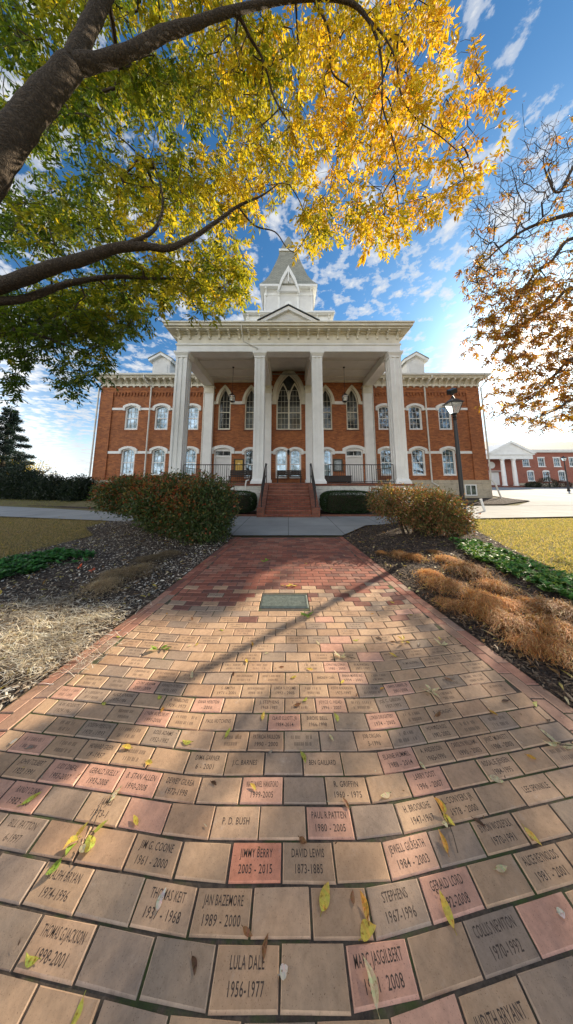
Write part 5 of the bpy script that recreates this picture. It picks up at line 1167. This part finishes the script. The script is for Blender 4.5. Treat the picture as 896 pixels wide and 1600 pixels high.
# ---------------------------------------------------------------- planting in the beds
def strands(n, C, L, lean, w=.004, seg=4, spread=.5, upk=1.0):
    """arching blades: n blades based at C (n,3)"""
    a = rng.uniform(0, 2 * PI, n); d = np.stack([np.cos(a), np.sin(a), 0 * a], -1) * spread + lean; L = L * rng.uniform(.5, 1.1, n); up = rng.uniform(.2, 1.0, n) * upk; b = np.cross(d, [0, 0, 1.]); b /= np.maximum(1e-6, np.linalg.norm(b, axis=1, keepdims=True)); V = []
    for k in range(seg + 1):
        u = k / seg; p = C + d * (L * u * (.6 + .5 * u))[:, None]; p[:, 2] += L * up * (u - .78 * u * u) * 1.15; p += rng.normal(size=(n, 3)) * .004 * k; ww = w * (1 - .7 * u); V += [p - b * ww, p + b * ww]
    V = np.stack(V, 1).reshape(-1, 3); bs = (np.arange(n) * 2 * (seg + 1))[:, None]; F = np.concatenate([bs + np.array([2 * k, 2 * k + 1, 2 * k + 3, 2 * k + 2]) for k in range(seg)], 0); return V, F
def clump_mesh(cols, n, L, rad, lean, seed, upk):
    C = rng.normal(size=(n, 3)) * np.array([rad, rad, 0]); C[:, 2] = .01 + np.maximum(0, .07 - .8 * (C[:, 0] ** 2 + C[:, 1] ** 2)) * upk; V, F = strands(n, C, L, np.array(lean) + wob(C, seed, 6)[:, None] * np.array([.7, .4, 0]), .0030, upk=upk); c_ = np.tile(pick(cols, n), (4, 1)); V[:, 2] = np.maximum(V[:, 2], .02); return V, F, c_
def clumps(spec, cols, n, L, rad, lean, label, group, nv=5, upk=1.0):
    proto = []
    for i, (x, y, s_) in enumerate(spec):
        r_ = empty('grass_clump', (x, y, .045), random.uniform(-.3, .3), label, 'grass clump', group); r_.scale = (s_, s_, s_ * random.uniform(.85, 1.15))
        if len(proto) < nv: V, F, c_ = clump_mesh([tuple(k * (.7 + .15 * i) for k in c) for c in cols], n, L, rad, lean, i, upk); o = np_mesh('blades', V, F, M['drygrass'], r_, c_); proto.append(o)
        else: o = proto[i % nv].copy(); COL.objects.link(o); o.parent = r_
ORG = [(.58, .25, .07), (.44, .18, .055), (.66, .38, .15), (.30, .13, .05), (.50, .34, .12)]
sp_ = [(onground(px, py).x, onground(px, py).y, s_) for px, py, s_ in [(628, 872, .9), (672, 866, .85), (655, 880, 1.0), (700, 885, 1.0), (672, 905, 1.0), (730, 905, 1.05), (702, 922, 1.0), (765, 930, 1.05), (742, 945, .9), (800, 955, 1.0), (838, 985, 1.0), (790, 985, .85), (752, 965, .8), (872, 1000, .95), (838, 955, .95), (885, 965, .95), (725, 960, .75), (880, 1030, .8), (600, 868, .6), (825, 1010, .6)]]
clumps([(x + random.uniform(-.1, .1), y + random.uniform(-.1, .1), s_ * random.uniform(.55, 1.05)) for x, y, s_ in sp_], ORG, 1000, .22, .13, (-.25, -.35, 0), 'orange brown dry ornamental grass clump in the mulch, right of the path', 'orange grass clumps right of the path')
sp_ = [(onground(px, py).x, onground(px, py).y, s_) for px, py, s_ in [(235, 880, .75), (262, 872, .7), (215, 900, .8), (180, 905, .75), (160, 925, .8)]]
clumps(sp_, [(.34, .26, .16), (.42, .33, .21), (.27, .19, .12)], 900, .24, .16, (.1, -.4, 0), 'grey brown dried grass clump in the shaded mulch, left of the path', 'grey grass clumps left of the path')
sp_ = [(onground(px, py).x, onground(px, py).y, s_) for px, py, s_ in [(90, 955, .85), (120, 985, .85), (60, 985, .9), (160, 970, .75), (30, 1010, .9), (85, 1020, .8), (20, 960, .9), (135, 1025, .6), (-20, 1030, .9), (50, 1050, .6)]]
clumps(sp_, [(.74, .69, .60), (.60, .52, .40), (.80, .77, .70), (.42, .33, .23), (.20, .15, .11)], 300, .34, .22, (-.4, -.25, 0), 'pale straw coloured flattened grass clump in the sunny mulch, left of the path', 'pale grass clumps left of the path', upk=.42)
def strip_pts(n, left, far_=8.6):
    y = 1.0 + (far_ - 1.0) * rng.random(n) ** 1.7; tab = LB if left else RB; out = []; 
    h0 = np.array([hw(v) + (0 if v < 6.4 else (v - 6.4) * .75) for v in y]) + .02; h1 = np.array([interp(tab, v) for v in y]); u = rng.random(n) ** 1.15; x = h0 + (h1 - h0) * u; z = .012 + .06 * np.sin(PI * u)
    return np.stack([-x if left else x, y, z + rng.uniform(0, .012, n)], -1)
for left, cols in ((False, [(.10, .065, .045), (.055, .035, .025), (.17, .12, .08), (.25, .18, .12), (.035, .024, .018)]), (True, [(.20, .15, .11), (.09, .065, .05), (.34, .27, .20), (.62, .55, .45), (.045, .03, .024), (.44, .36, .27), (.70, .64, .54)])):
    n = 32000; P = strip_pts(n, left); A = unit(n); A[:, 2] *= .28; Nn = np.tile([0, 0, 1.], (n, 1)) + rng.normal(size=(n, 3)) * .35; L = rng.uniform(.015, .065, n)
    V, F = leaves(P, L, L * rng.uniform(.18, .45, n), A, Nn); tag(np_mesh('mulch_chips', V, F, M['chip'], None, pick(cols, n)), kind='stuff')
    n = 900; P = strip_pts(n, left); P[:, 2] += .012; A = unit(n); A[:, 2] *= .2; Nn = np.tile([0, 0, 1.], (n, 1)) + rng.normal(size=(n, 3)) * .3
    V, F = leaves(P, rng.uniform(.06, .11, n), rng.uniform(.018, .032, n), A, Nn, .06); tag(np_mesh('leaf_litter', V, F, M['litter'], None, pick([(.42, .33, .07), (.30, .26, .06), (.34, .20, .07), (.22, .13, .06), (.45, .38, .2)], n)), kind='stuff')
# green ground cover: rosettes of glossy leaves
def cover(P0, nl, ll, cols):
    P0 = P0[wob(P0, 31, 6.0) > -.35]
    n = len(P0); k = nl; C = np.repeat(P0, k, 0); a = rng.uniform(0, 2 * PI, n * k); A = np.stack([np.cos(a), np.sin(a), rng.uniform(.05, 1.1, n * k)], -1); V, F = leaves(C, ll * rng.uniform(.6, 1.2, n * k), ll * .48, A, np.tile([0, 0, 1.], (n * k, 1)) + .25 * unit(n * k), .08); return tag(np_mesh('ground_cover', V, F, M['shrubleaf'], None, pick(cols, n * k)), kind='stuff')
def poly_pts(n, poly, z):
    q = np.array(poly); X = rng.uniform(q[:, 0].min(), q[:, 0].max(), n * 4); Y = rng.uniform(q[:, 1].min(), q[:, 1].max(), n * 4); k = inside(X, Y, poly); X = X[k][:n]; Y = Y[k][:n]; k = wob(np.stack([X, Y, X * 0], -1), 3, 3.0) > -.45; return np.stack([X[k], Y[k], z + rng.uniform(0, .07, k.sum())], -1)
og = lambda L: [(onground(a, b).x, onground(a, b).y) for a, b in L]
cover(poly_pts(620, og([(705, 852), (745, 853), (800, 875), (850, 898), (896, 915), (930, 950), (900, 955), (850, 935), (790, 905), (740, 882)]), .08), 9, .085, [(.08, .22, .05), (.11, .27, .06), (.05, .14, .04), (.20, .30, .07)])
cover(poly_pts(420, og([(-40, 892), (20, 882), (90, 870), (150, 874), (136, 886), (80, 898), (20, 910), (-40, 925)]), .07), 8, .085, [(.06, .20, .05), (.08, .25, .06), (.04, .12, .04)])
# lawn blades
def lawnblades(n, xr, yr, cols, test):
    X = rng.uniform(*xr, n); Y = yr[0] + (yr[1] - yr[0]) * rng.random(n) ** 1.3; k = test(X, Y); X = X[k]; Y = Y[k]; n = len(X); P = np.stack([X, Y, np.full(n, .0)], -1); P[:, 2] = [gh(0, y) for y in Y]
    A = unit(n); A[:, 2] = np.abs(A[:, 2]) + .35; V, F = leaves(P, rng.uniform(.035, .085, n), .009, A); tag(np_mesh('lawn_grass', V, F, M['drygrass'], None, pick(cols, n)), kind='stuff')
lawnblades(90000, (4.3, 14), (3.3, 10.4), [(.60, .47, .17), (.46, .40, .12), (.66, .54, .26), (.30, .32, .08)], lambda X, Y: (X > np.interp(Y, [a for a, b in RB], [b for a, b in RB])) & ((Y < 9.0) | (Y < 8.9 + (X - 7.5) * .1)))
lawnblades(90000, (-16, -5.2), (4.2, 10.5), [(.38, .28, .14), (.32, .25, .11), (.44, .34, .20), (.22, .21, .08)], lambda X, Y: (-X > np.interp(Y, [a for a, b in LB], [b for a, b in LB])) & (Y < 9.5 - (X + 11.8) * .15))
lawnblades(14000, (-24, -12), (11.5, 15.5), [(.20, .20, .06), (.26, .24, .08)], lambda X, Y: (Y > 11.8 - (X + 11.8) * .23))
n = 500; X = rng.uniform(-14, -5.6, n); Y = rng.uniform(5, 9.4, n); A = unit(n); A[:, 2] *= .2; V, F = leaves(np.stack([X, Y, np.full(n, .05)], -1), .09, .035, A, np.tile([0, 0, 1.], (n, 1)) + .3 * unit(n)); tag(np_mesh('leaf_litter', V, F, M['litter'], None, pick([(.5, .40, .06), (.42, .30, .07), (.3, .2, .08)], n)), kind='stuff')

# ---------------------------------------------------------------- fallen leaves and sprigs on the path
def leaf_shape(L, Wd, curl, twist, cup, n=9):
    vs = []; fs = []
    for i in range(n + 1):
        u = i / n; w = Wd * (math.sin(PI * u ** .8) ** .9) * .5 + .0004; z = curl * L * (u * u) + .002; y = L * (u - .12 * abs(curl) * u * u); a = twist * u; bend = .18 * L * math.sin(PI * u) * cup
        for s_ in (-1, 0, 1):
            xx = s_ * w * math.cos(a * s_ if False else a); zz2 = z + abs(s_) * cup * Wd * .35 * math.sin(PI * u) + s_ * w * math.sin(a); vs.append((xx + bend, y, max(.001, zz2)))
        if i:
            b = 3 * i; fs += [(b - 3, b - 2, b + 1, b), (b - 2, b - 1, b + 2, b + 1)]
    return vs, fs
LC = {'yellow': (.68, .52, .10), 'pale': (.66, .58, .36), 'green': (.26, .38, .06), 'lime': (.50, .52, .10), 'orange': (.62, .33, .06), 'brown': (.26, .13, .06), 'dark': (.10, .05, .03), 'white': (.66, .62, .55), 'greyish': (.30, .26, .22)}
def leaf_obj(name, c, L, Wd, parent=None):
    vs, fs = leaf_shape(L, Wd, random.uniform(.0, .22), random.uniform(-.45, .45), random.uniform(-1, 1)); mb = MB(); cc = LC[c]
    for f in fs:
        mb.add([vs[i] for i in f], [(0, 1, 2, 3)], tuple(k * random.uniform(.85, 1.1) for k in cc))
    mb.tube([(0, 0, .003), (0, -L * .18, .004)], .0012, 4, col=tuple(k * .6 for k in cc)); return mb.build(name, M['litter'], parent, cols=True, fix=False, smooth=True)
BIG = [(503,1425,.085,.034,60,'yellow','curled yellow leaf lying on a blank brick near the bottom of the path'),
(565,1468,.075,.034,20,'yellow','broad yellow leaf resting above the MARC JASGILBERT brick'.replace('MARC JASGILBERT', 'salmon')),
(575,1440,.07,.02,100,'orange','narrow orange tipped leaf standing over the broad yellow leaf'),
(710,1452,.085,.026,95,'yellow','long pale yellow leaf on a blank brick between two engraved bricks'),
(590,1580,.09,.024,105,'pale','long straw coloured leaf at the bottom edge of the path'),
(765,1214,.075,.03,-20,'pale','broad pale curled leaf on a blank brick toward the right'),
(820,1293,.07,.026,-70,'yellow','upright yellow leaf on the brick right of a 1970-1991 brick'),
(228,1190,.05,.022,-10,'yellow','small yellow leaf right of three salmon bricks'),
(352,1153,.07,.018,70,'lime','narrow lime leaf tilted across a course joint left of centre'),
(410,1125,.06,.02,80,'yellow','curled yellow leaf standing just above the 1990 - 2000 brick'),
(172,1252,.07,.022,70,'pale','pale leaf curled over a worn engraved brick at the left'),
(32,1258,.085,.02,40,'lime','long lime leaf across the salmon brick at the left edge'),
(245,1425,.06,.02,80,'white','pale grey curled leaf on the brick dated 1937 - 1968'),
(412,1500,.055,.014,75,'brown','thin brown leaf standing on the brick dated 1956-1977'),
(437,1524,.035,.026,20,'white','small cupped whitish leaf beside the brick dated 1956-1977'),
(872,1427,.03,.02,0,'white','small white crumpled leaf near the right edge of the path'),
(553,1413,.035,.014,80,'brown','tiny brown leaf right of the curled yellow leaf'),
(765,1110,.06,.026,-60,'orange','orange curled leaf by the lengthwise border course at the right'),
(823,1180,.05,.02,-30,'orange','small orange leaf on the brick dated 1984-1995'.replace('on the brick dated 1984-1995','beside a blank brick at the right')),
(468,1309,.045,.02,-30,'brown','brown and yellow leaf above the brick dated 1873-1885'),
(248,1087,.055,.026,-60,'lime','lime leaf with a brown tip below the row of grey bricks'),
(255,1105,.05,.018,-80,'orange','thin orange leaf hanging off the lime leaf with a brown tip'),
(160,1098,.05,.02,-30,'lime','small lime leaf over a grey engraved brick near the left border'),
(15,1162,.04,.02,40,'white','whitish crumpled leaf at the left edge of the path'),
(40,1170,.045,.016,10,'greyish','small dark grey leaf next to the whitish crumpled leaf'),
(420,1178,.03,.014,30,'greyish','tiny grey seed husk below the 1990 - 2000 brick')]
for px, py, L, Wd, a, c, lb in BIG:
    g = onground(px, py, .02); L *= .80; o = leaf_obj('fallen_leaf', c, L, Wd); o.location = (g.x, g.y, .0185); o.rotation_euler = (0, 0, R(a - 90)); tag(o, lb, 'leaf', 'fallen leaves on the brick path')
SM = [(545,930),(597,1000),(640,1003),(690,1000),(720,1010),(655,1010),(300,970),(190,995),(215,905),(285,905),(320,880),(335,870),(330,860),(365,1050),(385,1030),(460,1103),(523,1115),(480,1090),(610,1003),(515,1148),(620,1027),(708,1065),(560,1085),(795,1095),(480,1045),(437,1042),(300,1060),(420,1020),(250,945),(262,960),(440,915),(478,880),(395,1010),(560,1000),(500,1008),(455,1060),(600,1075),(538,1063),(680,1120),(838,1105),(858,1130),(300,1160),(205,1170),(470,1175),(400,1235),(545,1265),(330,1222),(380,1450),(300,1495),(215,1290),(610,1240),(655,1190),(740,1280),(775,1360),(60,1500),(130,1560),(700,1335),(300,1008),(540,868),(520,890),(455,870),(395,865),(425,890),(500,860),(560,905),(610,940),(640,960),(580,960),(350,985),(310,1005)]
proto = {}
for k, (px, py) in enumerate(SM):
    c = random.choice(['yellow', 'lime', 'orange', 'brown', 'pale', 'yellow', 'dark']); g = onground(px, py, .018)
    if g.y > 6.25: continue
    v = (c, k % 2)
    if v not in proto: o = leaf_obj('fallen_leaf', c, .055, .020); proto[v] = o
    else: o = proto[v].copy(); COL.objects.link(o)
    s_ = random.uniform(.65, 1.15); o.scale = (s_, s_, s_); o.location = (g.x, g.y, .0185); o.rotation_euler = (0, 0, random.uniform(0, 6.3)); tag(o, 'small fallen %s leaf lying flat among others on the brick path' % {'pale': 'straw coloured', 'dark': 'dark brown', 'lime': 'lime green'}.get(c, c), 'leaf', 'small %s leaves on the brick path' % c)
n = 260; gx_ = rng.uniform(-1.8, 1.8, n); gy_ = .9 + 5.3 * rng.random(n); V, F = leaves(np.stack([gx_, gy_, np.full(n, .021)], -1), rng.uniform(.008, .022, n), .006, unit(n) * np.array([1, 1, .15]), np.tile([0, 0, 1.], (n, 1)) + .2 * unit(n))
tag(np_mesh('leaf_crumbs', V, F, M['litter'], None, pick([(.2, .12, .06), (.4, .3, .1), (.1, .06, .04), (.5, .45, .35)], n)), kind='stuff')
def sprig(px, py, spec, label, dead=False):
    g = onground(px, py, .02); r_ = empty('leaf_sprig', (g.x, g.y, .0185), 0, label, 'leaf sprig')
    for q_, (dx, dy, L, Wd, a, c) in enumerate(spec):
        if len(spec) > 4 and px > 150 and q_ % 3 == 2: continue
        L *= random.uniform(.55, .95); a += random.uniform(-25, 25); dx += random.uniform(-.012, .012); dy += random.uniform(-.012, .012)
        o = leaf_obj('leaflet', c, L, Wd, r_); o.location = (dx, dy, .001 + random.uniform(0, .008)); o.rotation_euler = (random.uniform(0, .25), random.uniform(-.2, .2), R(a - 90))
    mb = MB(); a = R(spec[0][4]); mb.tube([(0, 0, .004), (-math.cos(a) * .06, -math.sin(a) * .06, .012), (-math.cos(a) * .12, -math.sin(a) * .10, .004)], .0018, 5); mb.build('stalk', M['twig'], r_)
sprig(140, 1305, [(.0, .0, .085, .036, -80, 'lime'), (.02, .02, .09, .034, 10, 'lime'), (-.03, -.01, .08, .03, 230, 'yellow'), (-.03, -.03, .075, .026, -110, 'green'), (-.06, .0, .075, .028, 60, 'yellow'), (-.045, -.07, .07, .026, 250, 'green'), (.0, -.02, .05, .02, -30, 'pale')], 'large sprig of yellow green leaves with long shadows at the lower left')
sprig(245, 1015, [(q * .01, 0, .09, .026, a, 'green') for q, a in enumerate((200, 170, 230, 10, 40, 150, -20))], 'fresh green leaf sprig fallen near the left of the path')
sprig(482, 963, [(0, 0, .10, .034, a, 'green') for a in (180, 140, 210, 30, 0, -30, 260)], 'bright green leaf sprig beside the bronze plaque')
sprig(698, 1278, [(.0, .01, .06, .024, 80, 'yellow'), (0, 0, .08, .022, -75, 'yellow'), (.01, .01, .06, .02, 30, 'pale'), (-.01, -.01, .06, .02, -120, 'pale'), (.0, .0, .05, .018, 120, 'orange')], 'pale yellow leaf cluster with a curling stalk at the right')
sprig(533, 1027, [(0, 0, .075, .02, a, 'pale') for a in (170, 140, 200, 20, 60, -30)], 'straw coloured sprig of narrow leaves right of centre')
sprig(632, 1003, [(0, 0, .07, .02, a, 'yellow') for a in (190, 100, 20, -60, 150)], 'dry yellow sprig near the two toned bricks, farther right')
sprig(692, 1009, [(0, 0, .08, .024, a, 'pale') for a in (120, 60, -20)], 'curled dry sprig by the right border of the path')
sprig(675, 1082, [(0, 0, .08, .022, a, 'pale') for a in (100, 160, -10, -60)], 'pale crumpled leaf pair over a worn brick at the right')
sprig(455, 915, [(q * .015, 0, .10, .03, a, 'yellow') for q, a in enumerate((190, 160, 20, -30, 230, 90))], 'yellow leaf sprig lying beyond the bronze plaque')
sprig(415, 877, [(0, 0, .12, .04, a, 'green') for a in (190, 20, 100, -50)], 'green leaf sprig on the shaded red bricks')
sprig(875, 1165, [(0, 0, .10, .024, a, 'pale') for a in (170, 140, -40, 200, -10)], 'tangled straw coloured sprig at the right edge of the path')
sprig(841, 975, [(0, 0, .12, .04, a, c) for a, c in ((80, 'lime'), (130, 'green'), (20, 'lime'), (-70, 'yellow'), (-110, 'orange'), (170, 'green'))], 'seedling with yellow and green leaves in the orange grass')
# cut stalks and a stick in the left bed
for px, py, dx, h_, lb in ((105, 928, .10, .32, 'thin red tipped dead stem standing in the left bed'), (112, 925, .22, .26, 'thin leaning dead stem beside the red tipped one')):
    g = onground(px, py, .06); t_ = empty('dead_stem', g, 0, lb, 'stem'); mb = MB(); mb.tube([(0, 0, 0), (dx * .4, 0, h_ * .5), (dx, .02, h_)], [.004, .003, .002], 5); mb.build('stem', M['twig'], t_)
    V, F = leaves(np.tile([[dx, .02, h_]], (5, 1)), .05, .02, unit(5) + np.array([0, 0, .8])); np_mesh('bud', V, F, M['litter'], t_, np.tile([.45, .10, .06], (5, 1)))
